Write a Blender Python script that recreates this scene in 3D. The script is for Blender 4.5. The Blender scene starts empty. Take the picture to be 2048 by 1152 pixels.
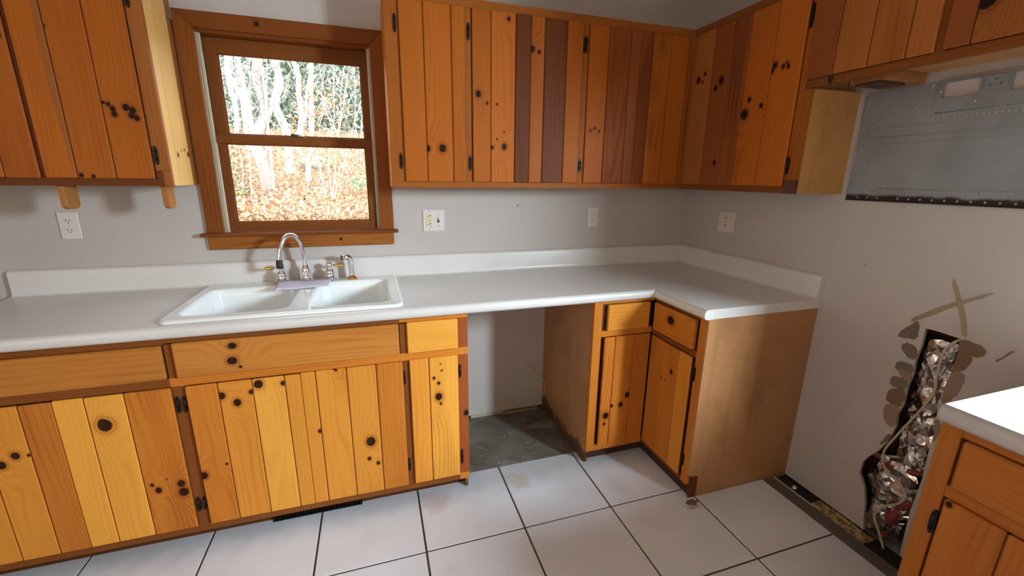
import bpy, bmesh, math, random
from mathutils import Vector, Matrix, noise as mnoise
random.seed(7)
C = bpy.context.scene.collection
sc = bpy.context.scene

# ------------------------------------------------------------------ camera
CAM = Vector((-1.8912, -2.2998, 1.4247)); YAW, PITCH, ROLL, FPX = -0.3139, -0.2526, -0.0131, 854.15
Rm = Matrix.Rotation(YAW, 3, 'Z') @ Matrix.Rotation(PITCH, 3, 'X') @ Matrix.Rotation(ROLL, 3, 'Y')
cd = bpy.data.cameras.new('camera'); cam = bpy.data.objects.new('camera', cd); C.objects.link(cam)
right, fwd, up = Rm.col[0], Rm.col[1], Rm.col[2]
m4 = Matrix((right, up, -fwd)).transposed().to_4x4(); m4.translation = CAM
cam.matrix_world = m4
cd.sensor_width = 36; cd.lens = FPX / 2048 * 36; cd.clip_start = .02; cd.clip_end = 200
sc.camera = cam

# ------------------------------------------------------------------ world, lights, exposure
SKY = 4.6
w = bpy.data.worlds.new('world'); sc.world = w; w.use_nodes = True
bg = w.node_tree.nodes['Background']; bg.inputs[0].default_value = (.86, .93, 1, 1); bg.inputs[1].default_value = SKY
def area(name, loc, rot, sx, sy, power, col):
    l = bpy.data.lights.new(name, 'AREA'); l.shape = 'RECTANGLE'; l.size = sx; l.size_y = sy; l.energy = power; l.color = col
    o = bpy.data.objects.new(name, l); o.location = loc; o.rotation_euler = rot; C.objects.link(o); return o
# daylight arriving through the window over the near counter (right wall); rear, left and overhead lamps are added fill
KEYY = -2.36
kq = Vector((-1.88, 1.8, -1.75)).to_track_quat('-Z', 'Y').to_euler()
key = area('side_window_daylight', (.30, -2.74, 1.72), kq, .46, .50, 88, (.74, .885, 1)); key.data.spread = math.radians(125)
for nm_, lc_, rt_, sx_, sy_ in (('side_portal', (.107, -2.36, 1.51), (0, math.radians(90), 0), .90, .60), ('sink_portal', (-2.204, .108, 1.58), (math.radians(-90), 0, 0), .69, .85)):
    po = area(nm_, lc_, rt_, sx_, sy_, 0, (1, 1, 1)); po.data.cycles.is_portal = True
area('rear_fill', (-2.6, -4.34, 1.45), (math.radians(84), 0, 0), 1.7, 1.2, 11, (1.0, .83, .66))  # added warm fill from behind the camera; the rear wall has no window
area('left_fill', (-4.24, -2.9, 1.6), (math.radians(90), 0, math.radians(-90)), 1.3, 1.1, 12.5, (1.0, .86, .72))  # added fill to lift the right wall; no opening on this side
area('ceiling_fill', (-1.9, -2.6, 2.36), (0, 0, 0), .5, .5, 1.5, (1.0, .80, .6))  # weak added fill from overhead, no fixture modelled
vs = sc.view_settings; vs.view_transform = 'Standard'; vs.look = 'None'; vs.gamma = 1; vs.exposure = 0.55
vs.use_curve_mapping = False
sc.display_settings.display_device = 'sRGB'
sc.cycles.use_denoising = True
sc.cycles.max_bounces = 8; sc.cycles.diffuse_bounces = 5; sc.cycles.glossy_bounces = 4
sc.cycles.transparent_max_bounces = 12; sc.cycles.sample_clamp_indirect = 6; sc.cycles.caustics_reflective = False

# ------------------------------------------------------------------ node helper
class G:
    def __init__(s, name):
        s.m = bpy.data.materials.new(name); s.m.use_nodes = True; s.t = s.m.node_tree
        s.b = s.t.nodes['Principled BSDF']; s.out = s.t.nodes['Material Output']
    def n(s, typ, **kw):
        nd = s.t.nodes.new(typ)
        for k, v in kw.items(): setattr(nd, k, v)
        return nd
    def lk(s, a, b):
        if isinstance(a, (int, float)): b.default_value = a
        elif isinstance(a, tuple): b.default_value = a if len(a) == 4 else (*a, 1)
        else: s.t.links.new(a, b)
    def ma(s, op, a, b=None, c=None, clamp=False):
        nd = s.n('ShaderNodeMath', operation=op, use_clamp=clamp)
        s.lk(a, nd.inputs[0])
        if b is not None: s.lk(b, nd.inputs[1])
        if c is not None: s.lk(c, nd.inputs[2])
        return nd.outputs[0]
    def pos(s):
        g = s.n('ShaderNodeNewGeometry'); x = s.n('ShaderNodeSeparateXYZ'); s.t.links.new(g.outputs['Position'], x.inputs[0])
        s.P = g.outputs['Position']
        return x.outputs[0], x.outputs[1], x.outputs[2]
    def vec(s, a, b, c=0.0):
        nd = s.n('ShaderNodeCombineXYZ'); s.lk(a, nd.inputs[0]); s.lk(b, nd.inputs[1]); s.lk(c, nd.inputs[2]); return nd.outputs[0]
    def noise(s, v, scale=1, detail=2, rough=.5):
        nd = s.n('ShaderNodeTexNoise'); s.t.links.new(v, nd.inputs['Vector']); nd.inputs['Scale'].default_value = scale
        nd.inputs['Detail'].default_value = detail; nd.inputs['Roughness'].default_value = rough; return nd.outputs['Fac']
    def ramp(s, v, a, b, lo=0.0, hi=1.0):
        nd = s.n('ShaderNodeMapRange', interpolation_type='SMOOTHSTEP'); s.lk(v, nd.inputs[0])
        for i, q in enumerate((a, b, lo, hi)): nd.inputs[i + 1].default_value = q
        return nd.outputs[0]
    def mix(s, f, a, b):
        nd = s.n('ShaderNodeMix', data_type='RGBA'); s.lk(f, nd.inputs[0]); s.lk(a, nd.inputs[6]); s.lk(b, nd.inputs[7]); return nd.outputs[2]
    def bump(s, h, strength=.2, dist=.002):
        nd = s.n('ShaderNodeBump'); nd.inputs['Strength'].default_value = strength; nd.inputs['Distance'].default_value = dist
        s.lk(h, nd.inputs['Height']); s.t.links.new(nd.outputs[0], s.b.inputs['Normal'])
    def col(s, c): s.lk(c, s.b.inputs['Base Color'])
    def set(s, **kw):
        for k, v in kw.items(): s.lk(v, s.b.inputs[k.replace('_', ' ')])
        return s.m

def plain(name, c, rough=.5, metal=0.0, **kw):
    g = G(name); g.col(c); g.set(Roughness=rough, Metallic=metal, **kw); return g.m

def wood(name, col, dark, along='Z', knots=(), K=330, D=16, contrast=.5, rough=.46, heart=None, spec=.10):
    """varnished knotty pine; knots = (u, v, r) on the board's face, u across the grain (x+y or z), v along it"""
    g = G(name); X, Y, Zz = g.pos(); xy = g.ma('ADD', X, Y)
    u, v = (xy, Zz) if along == 'Z' else (Zz, xy)
    sd = random.uniform(0, 50)
    us = g.ma('ADD', u, sd)
    low = g.noise(g.vec(g.ma('MULTIPLY', us, 7), g.ma('MULTIPLY', v, .9), sd), 1, 1.5)
    wob = g.noise(g.vec(g.ma('MULTIPLY', us, 30), g.ma('MULTIPLY', v, 7), sd), 1, 2)
    us2 = g.ma('MULTIPLY_ADD', g.ma('SINE', g.ma('MULTIPLY', us, 47)), .006, us)
    ph = g.ma('MULTIPLY_ADD', us2, K, g.ma('MULTIPLY_ADD', low, D * 2.2, g.ma('MULTIPLY', wob, 3.0)))
    spot = None; halo = None
    for (ku, kv, kr) in knots:
        du = g.ma('SUBTRACT', u, ku); dv = g.ma('SUBTRACT', v, kv)
        d2 = g.ma('ADD', g.ma('MULTIPLY', du, du), g.ma('MULTIPLY', g.ma('MULTIPLY', dv, dv), .72))
        d = g.ma('SQRT', d2)
        dd = g.ma('MULTIPLY_ADD', g.ma('SUBTRACT', wob, .5), kr * .55, d)
        s1 = g.ramp(dd, kr * .82, kr * 1.08, 1, 0); h1 = g.ma('ADD', g.ramp(dd, kr * .95, kr * 2.1, .55, 0), g.ma('MULTIPLY', g.ma('COMPARE', dd, kr * 1.32, kr * .09), .45))
        e2 = g.ma('ADD', g.ma('MULTIPLY', du, du), g.ma('MULTIPLY', g.ma('MULTIPLY', dv, dv), .22))
        ph = g.ma('MULTIPLY_ADD', g.ma('EXPONENT', g.ma('MULTIPLY', e2, -1 / (2.4 * kr) ** 2)), 16.0, ph)
        spot = s1 if spot is None else g.ma('MAXIMUM', spot, s1)
        halo = h1 if halo is None else g.ma('MAXIMUM', halo, h1)
    ring = g.ma('MULTIPLY_ADD', g.ma('SINE', ph), .5, .5)
    ring = g.ma('POWER', ring, 3.0)
    fade = g.noise(g.vec(g.ma('MULTIPLY', us, 13), g.ma('MULTIPLY', v, 2.6), sd + 21), 1, 2)
    ring = g.ma('MULTIPLY', ring, g.ramp(fade, .34, .66, .25, 1.15))
    fine = g.noise(g.vec(g.ma('MULTIPLY', us, 420), g.ma('MULTIPLY', v, 9), sd), 1, 2)
    fleck = g.ramp(g.noise(g.vec(g.ma('MULTIPLY', us, 260), g.ma('MULTIPLY', v, 26), sd + 3), 1, 1), .68, .78)
    big = g.noise(g.vec(g.ma('MULTIPLY', us, 9), g.ma('MULTIPLY', v, 1.2), sd + 9), 1, 2)
    f = g.ma('MULTIPLY_ADD', ring, contrast * .55, g.ma('MULTIPLY', g.ma('SUBTRACT', fine, .42), .45), clamp=True)
    f = g.ma('MULTIPLY_ADD', g.ramp(big, .4, .75), contrast * .55, f, clamp=True)
    f = g.ma('MULTIPLY_ADD', fleck, .22, f, clamp=True)
    c = g.mix(f, col, dark)
    if heart:   # broad reddish heartwood streak down part of the board
        c = g.mix(g.ma('MULTIPLY', g.ramp(g.ma('MULTIPLY_ADD', g.ma('SUBTRACT', low, .5), .5, u), heart[0], heart[0] + .02), .8), c, heart[1])
    if halo is not None:
        c = g.mix(g.ma('MULTIPLY', halo, .62), c, (dark[0] * .62, dark[1] * .42, dark[2] * .35))
        c = g.mix(g.ma('MULTIPLY', spot, g.ma('MULTIPLY_ADD', wob, .12, .9)), c, (.011, .005, .003))
    g.col(c); g.set(Roughness=g.ma('MULTIPLY_ADD', fine, .14, rough - .06))
    g.b.inputs['Specular IOR Level'].default_value = spec
    g.bump(g.ma('ADD', g.ma('MULTIPLY', fine, .6), g.ma('MULTIPLY', ring, -.5)), .12, .0008)
    return g.m

# ------------------------------------------------------------------ mesh helpers
def bm_box(bm, x0, x1, y0, y1, z0, z1, bev=0.0):
    xs, ys, zs = sorted((x0, x1)), sorted((y0, y1)), sorted((z0, z1))
    vs_ = [bm.verts.new((x, y, z)) for z in zs for y in ys for x in xs]
    fs = [bm.faces.new([vs_[i] for i in f]) for f in ((0, 2, 3, 1), (4, 5, 7, 6), (0, 1, 5, 4), (2, 6, 7, 3), (0, 4, 6, 2), (1, 3, 7, 5))]
    if bev > 0:
        ed = list({e for f in fs for e in f.edges})
        bmesh.ops.bevel(bm, geom=ed, offset=bev, segments=1, affect='EDGES', profile=.5)
    return bm
def bm_prism(bm, pts, ext):
    """pts: closed 3D outline, ext: extrusion vector"""
    ext = Vector(ext); a = [bm.verts.new(p) for p in pts]; b = [bm.verts.new(Vector(p) + ext) for p in pts]
    n = len(pts); bm.faces.new(a); bm.faces.new(b[::-1])
    for i in range(n): bm.faces.new((a[i], b[i], b[(i + 1) % n], a[(i + 1) % n]))
    bmesh.ops.recalc_face_normals(bm, faces=bm.faces[:])
    return bm
def smooth_path(pts, sub=6):
    P = [Vector(p) for p in pts]; out = []
    for i in range(len(P) - 1):
        p0 = P[max(i - 1, 0)]; p1 = P[i]; p2 = P[i + 1]; p3 = P[min(i + 2, len(P) - 1)]
        for k in range(sub):
            t = k / sub
            out.append(.5 * ((2 * p1) + (p2 - p0) * t + (2 * p0 - 5 * p1 + 4 * p2 - p3) * t * t + (3 * p1 - p0 - 3 * p2 + p3) * t ** 3))
    out.append(P[-1]); return out
def bm_tube(bm, pts, r, seg=10, cap=True, smooth=True):
    P = [Vector(p) for p in pts]; rs = r if isinstance(r, (list, tuple)) else [r] * len(P)
    rings = []; prev = None
    for i, p in enumerate(P):
        t = (P[min(i + 1, len(P) - 1)] - P[max(i - 1, 0)]).normalized()
        if prev is None:
            a = Vector((0, 0, 1)) if abs(t.z) < .9 else Vector((1, 0, 0)); nrm = t.cross(a).normalized()
        else:
            nrm = (prev - t * prev.dot(t)).normalized()
        prev = nrm; b = t.cross(nrm)
        rings.append([bm.verts.new(p + (nrm * math.cos(k * 2 * math.pi / seg) + b * math.sin(k * 2 * math.pi / seg)) * rs[i]) for k in range(seg)])
    for i in range(len(rings) - 1):
        for k in range(seg):
            f = bm.faces.new((rings[i][k], rings[i][(k + 1) % seg], rings[i + 1][(k + 1) % seg], rings[i + 1][k])); f.smooth = smooth
    if cap: bm.faces.new(rings[0][::-1]); bm.faces.new(rings[-1])
    bmesh.ops.recalc_face_normals(bm, faces=bm.faces[:])
    return bm
def bm_lathe(bm, prof, c, axis=(0, 0, 1), seg=20, smooth=True):
    """prof: (radius, height) along axis from point c"""
    ax = Vector(axis).normalized(); a = ax.orthogonal().normalized(); b = ax.cross(a); c = Vector(c); rings = []
    for r, h in prof:
        rings.append([bm.verts.new(c + ax * h + (a * math.cos(k * 2 * math.pi / seg) + b * math.sin(k * 2 * math.pi / seg)) * max(r, 1e-5)) for k in range(seg)])
    for i in range(len(rings) - 1):
        for k in range(seg):
            f = bm.faces.new((rings[i][k], rings[i][(k + 1) % seg], rings[i + 1][(k + 1) % seg], rings[i + 1][k])); f.smooth = smooth
    bm.faces.new(rings[0][::-1]); bm.faces.new(rings[-1])
    bmesh.ops.recalc_face_normals(bm, faces=bm.faces[:])
    return bm
def rootloc(p):
    v = Vector((0, 0, 0))
    while p is not None: v += p.location; p = p.parent
    return v
def obj(name, bm, mat, parent=None, recalc=False):
    """one mesh object, geometry given in room coordinates"""
    if recalc: bmesh.ops.recalc_face_normals(bm, faces=bm.faces[:])
    me = bpy.data.meshes.new(name)
    if parent is not None: bmesh.ops.translate(bm, vec=-rootloc(parent), verts=bm.verts)
    bm.to_mesh(me); bm.free(); o = bpy.data.objects.new(name, me); C.objects.link(o)
    if parent is not None: o.parent = parent
    if mat is not None:
        for m in (mat if isinstance(mat, (list, tuple)) else [mat]): me.materials.append(m)
    return o
def box(name, mat, parent, *b, bev=0.0): return obj(name, bm_box(bmesh.new(), *b, bev=bev), mat, parent)
def thing(name, label, cat, loc=(0, 0, 0), group=None):
    o = bpy.data.objects.new(name, None); C.objects.link(o); o.location = loc; o.empty_display_size = .05
    return tag(o, label, cat, group)
def tag(o, label, cat, group=None):
    o['label'] = label; o['category'] = cat
    if group: o['group'] = group
    return o
def struct(o, label=None):
    o['kind'] = 'structure'
    if label: o['label'] = label
    return o
def fill_holes(bm, outer, holes):
    """flat face(s) bounded by outer loop with hole loops; returns new faces"""
    ed = []; loops = []
    for lp in [outer] + list(holes):
        v = [bm.verts.new(p) for p in lp]; loops.append(v)
        for i in range(len(v)): ed.append(bm.edges.new((v[i], v[(i + 1) % len(v)])))
    r = bmesh.ops.triangle_fill(bm, use_beauty=True, use_dissolve=False, edges=ed)
    return [g for g in r['geom'] if isinstance(g, bmesh.types.BMFace)], loops
def plate_with_holes(bm, outer, holes, ext):
    fs, loops = fill_holes(bm, outer, holes)
    r = bmesh.ops.extrude_face_region(bm, geom=fs, use_keep_orig=True)
    bmesh.ops.translate(bm, vec=Vector(ext), verts=[v for v in r['geom'] if isinstance(v, bmesh.types.BMVert)])
    bmesh.ops.recalc_face_normals(bm, faces=bm.faces[:])
    return bm

# ------------------------------------------------------------------ dimensions (metres; room corner at 0,0; room is x<0, y<0)
F, DP = -.605, -.615            # base face frame plane, base door face
FU, DU = -.27, -.28             # upper frame plane, upper door face
ZU, UT = 1.376, 2.163           # uppers bottom / top
D1, D2 = 1.403, 2.127           # upper door bottom / top
YE = -.966                      # end of the corner counter
YN = -1.742                     # start of the near counter
CEIL = 2.44; XL, YR = -4.3, -4.4

# ------------------------------------------------------------------ materials
HONEY = (.66, .265, .036); HONEYD = (.42, .12, .014)
PALE = (.74, .335, .05); PALED = (.52, .19, .024)
MID = (.50, .165, .024); MIDD = (.28, .07, .010)
RED = (.20, .055, .018); REDD = (.11, .027, .01)
ORNG = (.56, .19, .025); ORNGD = (.31, .075, .010)
FR = (.21, .066, .014); FRD = (.11, .03, .007)
M = {}
M['frame_v'] = wood('frame_pine_upright', FR, FRD, 'Z', K=500)
M['frame_h'] = wood('frame_pine_level', FR, FRD, 'X', K=500)
M['frame_lv'] = wood('light_frame_upright', ORNG, ORNGD, 'Z', K=500)
M['frame_lh'] = wood('light_frame_level', ORNG, ORNGD, 'X', K=500)
M['frame_red'] = wood('red_frame', (.30, .075, .02), (.15, .03, .01), 'Z', K=380, knots=[(-1.5485 - .605, .40, .012)])
M['darkwood'] = plain('dark_recess_wood', (.045, .014, .006), .5)
M['groove'] = plain('stained_groove', (.10, .022, .006), .5)
M['trim_v'] = wood('window_trim_upright', (.25, .075, .014), (.12, .030, .007), 'Z', K=420, D=22, contrast=.7)
M['trim_h'] = wood('window_trim_level', (.20, .056, .012), (.10, .025, .006), 'X', K=420, D=20, contrast=.6, knots=[(2.045, -2.33, .008)])
M['sash_v'] = wood('sash_upright', (.19, .060, .014), (.11, .032, .007), 'Z', K=600)
M['sash_h'] = wood('sash_level', (.19, .060, .014), (.11, .032, .007), 'X', K=600)
M['black'] = plain('black_iron', (.012, .011, .010), .42, .6)
M['blackhole'] = plain('black_slot', (.01, .008, .007), .7)
M['chrome'] = plain('chrome', (.82, .82, .84), .09, 1.0)
M['brass'] = plain('polished_brass', (.85, .55, .16), .16, 1.0)
M['rubber'] = plain('black_rubber', (.02, .018, .016), .6)
M['plastic'] = plain('white_outlet_plastic', (.66, .60, .56), .42)
M['ivory'] = plain('ivory_plastic', (.72, .62, .42), .4)
M['tape'] = plain('pale_cable_sheath', (.50, .41, .30), .55)

def wall_mat():
    g = G('white_wall_paint'); X, Y, Zz = g.pos()
    a = g.noise(g.P, 2.2, 3); b = g.noise(g.P, 170, 2); s = g.noise(g.P, 34, 3, .65)
    c = g.mix(g.ramp(a, .35, .7), (.51, .458, .42), (.465, .415, .38))
    low = g.ramp(Zz, .95, .15)
    sc1 = g.noise(g.vec(g.ma('MULTIPLY', g.ma('ADD', X, Y), 30), g.ma('MULTIPLY', Zz, 26)), 1, 4, .7)
    c = g.mix(g.ma('MULTIPLY', g.ma('MULTIPLY', g.ramp(sc1, .665, .71), low), .6), c, (.10, .085, .075))
    c = g.mix(g.ma('MULTIPLY', g.ramp(s, .755, .775), .6), c, (.12, .09, .07))
    g.col(c); g.set(Roughness=.62); g.bump(b, .10, .0015); return g.m
M['wall'] = wall_mat()
M['ceiling'] = plain('ceiling_paint', (.80, .77, .73), .8)
def counter_mat():
    g = G('white_laminate'); g.pos(); a = g.noise(g.P, 3, 2); b = g.noise(g.P, 420, 1)
    c = g.mix(g.ramp(a, .3, .7), (.66, .635, .61), (.62, .595, .565))
    st = g.noise(g.P, 75, 3, .7); c = g.mix(g.ma('MULTIPLY', g.ramp(st, .76, .79), .4), c, (.3, .27, .22))
    g.col(c); g.set(Roughness=.30); g.bump(b, .05, .0006); return g.m
M['counter'] = counter_mat()
M['sink'] = plain('white_enamel', (.80, .82, .81), .12, 0.0, Coat_Weight=.5)
def board_mat(name, c0, c1, dirt, amp=.22):
    g = G(name); X, Y, Zz = g.pos(); a = g.noise(g.P, 210, 2, .6); b = g.noise(g.P, 5, 4, .6)
    c = g.mix(g.ramp(a, .2, .85), c0, c1); c = g.mix(g.ma('MULTIPLY', g.ramp(b, .48, .72), .35), c, tuple(q * .45 for q in c1))
    xy = g.ma('ADD', X, Y)
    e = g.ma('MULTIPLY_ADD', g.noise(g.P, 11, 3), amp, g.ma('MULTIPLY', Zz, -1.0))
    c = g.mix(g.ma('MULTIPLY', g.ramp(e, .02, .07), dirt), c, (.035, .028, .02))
    dr = g.noise(g.vec(g.ma('MULTIPLY', xy, 22), g.ma('MULTIPLY', Zz, 1.6)), 1, 3, .6)
    c = g.mix(g.ma('MULTIPLY', g.ramp(dr, .52, .8), .30), c, tuple(q * .35 for q in c1))
    g.col(c); g.set(Roughness=.5); g.bump(a, .1, .001); return g.m
M['pb'] = board_mat('tan_particle_board', (.44, .225, .095), (.33, .155, .060), .85)
M['pb_end'] = board_mat('tan_end_board', (.46, .225, .088), (.35, .155, .055), .6, .09)
M['pb_up'] = board_mat('golden_particle_board', (.50, .245, .075), (.38, .17, .045), 0.0)
def tile_mat():
    g = G('pale_ceramic_tile'); X, Y, Zz = g.pos(); a = g.noise(g.P, 2.4, 4, .6); b = g.noise(g.P, 60, 2)
    c = g.mix(g.ramp(a, .3, .7), (.70, .722, .775), (.63, .648, .695))
    pink = g.noise(g.P, 3.1, 2); c = g.mix(g.ma('MULTIPLY', g.ramp(pink, .6, .75), .35), c, (.52, .42, .41))
    d = g.noise(g.P, 27, 4, .7); c = g.mix(g.ma('MULTIPLY', g.ramp(d, .69, .76), .35), c, (.20, .13, .085))
    s = g.noise(g.P, 95, 2, .6); c = g.mix(g.ma('MULTIPLY', g.ramp(s, .76, .78), .7), c, (.10, .07, .055))
    # grime along the foot of the cabinets and the old stain patches
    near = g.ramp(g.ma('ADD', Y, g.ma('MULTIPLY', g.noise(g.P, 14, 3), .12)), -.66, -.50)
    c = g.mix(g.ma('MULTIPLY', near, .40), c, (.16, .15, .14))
    for (px, py, r, cc, k) in ((-2.27, -1.03, .05, (.36, .24, .15), .6), (-1.70, -.64, .09, (.42, .16, .16), .28), (-1.30, -.62, .07, (.40, .25, .14), .4), (-.60, -1.0, .035, (.09, .06, .04), .5), (-2.33, -1.04, .07, (.45, .30, .30), .4)):
        dx = g.ma('SUBTRACT', X, px); dy = g.ma('SUBTRACT', Y, py)
        dd = g.ma('SQRT', g.ma('ADD', g.ma('MULTIPLY', dx, dx), g.ma('MULTIPLY', dy, dy)))
        dd = g.ma('MULTIPLY_ADD', g.ma('SUBTRACT', d, .5), .13, dd)
        c = g.mix(g.ma('MULTIPLY', g.ramp(dd, r, r * .45), k), c, cc)
    g.col(c); g.set(Roughness=.42); g.bump(b, .06, .001); return g.m
M['tile'] = tile_mat()
def slab_mat():
    g = G('old_concrete'); X, Y, Zz = g.pos(); a = g.noise(g.P, 6, 5, .62); b = g.noise(g.P, 45, 4, .7)
    c = g.mix(g.ramp(a, .3, .7), (.085, .075, .058), (.155, .14, .115))
    f = g.noise(g.vec(g.ma('MULTIPLY', X, 5), g.ma('MULTIPLY', Y, 8), 4.0), 1, 3, .55)
    c = g.mix(g.ma('MULTIPLY', g.ramp(f, .56, .63), .5), c, (.26, .25, .24))
    c = g.mix(g.ma('MULTIPLY', g.ramp(b, .70, .76), .6), c, (.38, .35, .31))
    edge = g.ramp(g.ma('MULTIPLY_ADD', b, .06, Y), -.45, -.475); c = g.mix(g.ma('MULTIPLY', edge, .35), c, (.42, .41, .40))
    g.col(c); g.set(Roughness=.75); g.bump(g.ma('ADD', a, b), .4, .004); return g.m
M['slab'] = slab_mat()
M['grout'] = plain('dark_brown_grout', (.060, .030, .019), .8)
def sheet_mat():
    g = G('grey_galvanised_sheet'); X, Y, Zz = g.pos(); a = g.noise(g.P, 7, 3); b = g.noise(g.P, 160, 2)
    c = g.mix(g.ramp(a, .3, .7), (.25, .265, .275), (.31, .33, .345)); c = g.mix(g.ma('MULTIPLY', b, .25), c, (.12, .12, .12))
    e = g.ma('MULTIPLY_ADD', g.noise(g.vec(g.ma('MULTIPLY', Y, 14), 2.0), 1, 4, .6), -.035, Zz)
    c = g.mix(g.ramp(e, 1.366, 1.353), c, (.018, .010, .006))
    g.col(c); g.set(Roughness=.5, Metallic=.15); g.bump(b, .1, .001); return g.m
M['sheet'] = sheet_mat()
def foil_mat():
    g = G('crumpled_foil'); g.pos(); a = g.noise(g.P, 9, 3); b = g.noise(g.P, 60, 3)
    c = g.mix(g.ramp(a, .60, .74), (.50, .48, .46), (.36, .20, .16)); g.col(c)
    g.set(Roughness=.27, Metallic=1.0); g.bump(g.noise(g.P, 28, 2), .7, .008); return g.m
M['foil'] = foil_mat()
M['studwood'] = plain('old_stud_wood', (.085, .03, .018), .7)
M['redwrap'] = plain('red_insulation', (.22, .035, .028), .6)
M['residue'] = None
def residue_mat():
    g = G('yellow_glue_residue'); g.pos(); a = g.noise(g.P, 38, 4, .7); c = g.mix(g.ramp(a, .4, .6), (.50, .40, .19), (.16, .09, .04)); g.col(c)
    g.set(Roughness=.8); g.bump(a, .5, .004); return g.m
M['residue'] = residue_mat()
M['cement'] = board_mat('grey_cement_strip', (.14, .12, .095), (.10, .085, .065), 0.0)
M['smear_olive'] = board_mat('olive_adhesive', (.13, .105, .065), (.20, .165, .12), 0.0)
M['smear_brown'] = board_mat('brown_adhesive', (.20, .12, .062), (.155, .09, .045), 0.0)
M['smear_tan'] = board_mat('tan_adhesive', (.30, .20, .13), (.24, .16, .10), 0.0)
M['xmark'] = board_mat('khaki_paint_stroke', (.34, .27, .17), (.27, .21, .12), 0.0)
M['paper_white'] = None

# ------------------------------------------------------------------ the room
WX0, WX1, WZ0, WZ1 = -2.553, -1.855, 1.150, 2.012         # rough opening of the sink window
bm = bmesh.new()
plate_with_holes(bm, [(XL, 0, .010), (0.0, 0, .010), (0.0, 0, CEIL), (XL, 0, CEIL)], [[(WX0, 0, WZ0), (WX1, 0, WZ0), (WX1, 0, WZ1), (WX0, 0, WZ1)]], (0, .11, 0))
wb = struct(obj('wall_back', bm, M['wall']), 'white painted wall behind the sink counter')
struct(box('trim_1', plain('sill_plate', (.05, .03, .02), .8), None, XL, .15, .014, .11, -.05, .0098))
# right wall: drywall with the torn-out duct opening and the window beyond
V0, V1, VZ0, VZ1 = -2.66, -2.06, 1.06, 1.96
out = [(.0, 0), (-1.336, 0), (-1.328, .042), (-1.318, .12), (-1.300, .185), (-1.272, .235), (-1.275, .29), (-1.287, .32), (-1.318, .372), (-1.340, .43), (-1.352, .50), (-1.348, .553), (-1.357, .60),
       (-1.355, .677), (-1.362, .73), (-1.358, .779), (-1.364, .85), (-1.362, .912), (-1.40, .9135), (-1.462, .909), (-1.470, .857), (-1.463, .80), (-1.468, .766), (-1.456, .70), (-1.457, .638), (-1.466, .56), (-1.466, .46), (-1.470, .35), (-1.463, .20), (-1.470, .0),
       (YR, 0), (YR, CEIL), (0, CEIL)]
bm = bmesh.new()
plate_with_holes(bm, [(0, y, z) for y, z in out], [[(0, V0, VZ0), (0, V1, VZ0), (0, V1, VZ1), (0, V0, VZ1)]], (.013, 0, 0))
wr = struct(obj('wall_right', bm, M['wall']), 'white painted wall on the right with the torn-open duct hole')
bm = bmesh.new()   # framing skin behind the drywall, with the window opening and a stud bay for the duct
bm_box(bm, .11, .13, .12, V1, -.05, CEIL); bm_box(bm, .11, .13, V0, YR, -.05, CEIL); bm_box(bm, .11, .13, V1, V0, -.05, VZ0); bm_box(bm, .11, .13, V1, V0, VZ1, CEIL)
struct(obj('trim_2', bm, M['studwood'], None), 'dark back of the stud bays')
bm = bmesh.new()
for y in (-1.235, -1.505): bm_box(bm, .0135, .11, y - .019, y + .019, -.05, CEIL - .01)
bm_box(bm, .0135, .11, -1.254, -1.486, .925, .963); bm_box(bm, .0135, .109, V0 - .02, V0, VZ0 - .02, VZ1 + .02); bm_box(bm, .0135, .109, V1, V1 + .02, VZ0 - .02, VZ1 + .02)
bm_box(bm, .0135, .109, V0, V1, VZ0 - .02, VZ0); bm_box(bm, .0135, .109, V0, V1, VZ1, VZ1 + .02)
struct(obj('trim_3', bm, M['studwood']), 'rough studs inside the open wall')
struct(box('ceiling', M['ceiling'], None, XL - .1, .14, YR - .1, .12, CEIL, CEIL + .05))
struct(box('wall_left', M['wall'], None, XL - .1, XL, YR, .12, -.05, CEIL))
struct(box('wall_rear', M['wall'], None, XL, .14, YR - .1, YR, -.05, CEIL))
# floor: slab, grout bed, tiles
fl = struct(box('floor', M['slab'], None, XL, .11, YR, .013, -.05, -.011), 'bare grey concrete slab under pale ceramic tiles')
bm = bmesh.new(); bm_box(bm, XL, -.148, YR, -.496, -.0109, -.004)
obj('grout_bed', bm, M['grout'], fl)
T = .4092; TX, TY = -1.776, -.904
tile_me = None
i0 = int((TX - XL) / T) + 1
for ix in range(-i0, 4):
    for iy in range(-8, 1):
        x0, x1 = TX + ix * T, TX + (ix + 1) * T; y0, y1 = TY + iy * T, TY + (iy + 1) * T
        x1c = min(x1, -.146 + .003); x0c = max(x0, XL + .003)
        if x1c - x0c < .02 or y0 < YR: continue
        full = abs(x1c - x1) < 1e-6 and abs(x0c - x0) < 1e-6
        if full and tile_me:
            o = bpy.data.objects.new('tile', tile_me); C.objects.link(o); o.parent = fl; o.location = (x0, y0, 0)
        else:
            bm = bmesh.new(); bm_box(bm, .0038, x1c - x0c - .0038, .0038, T - .0038, -.0108, 0, bev=.0014)
            bmesh.ops.translate(bm, vec=(x0c if not full else x0, y0, 0), verts=bm.verts)
            bmesh.ops.translate(bm, vec=(-(x0c if not full else x0), -y0, 0), verts=bm.verts)
            o = obj('tile', bm, M['tile']); o.parent = fl; o.location = ((x0c if not full else x0), y0, 0)
            if full: tile_me = o.data
        o.rotation_euler = (random.uniform(-.001, .001), random.uniform(-.001, .001), 0)
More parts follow.
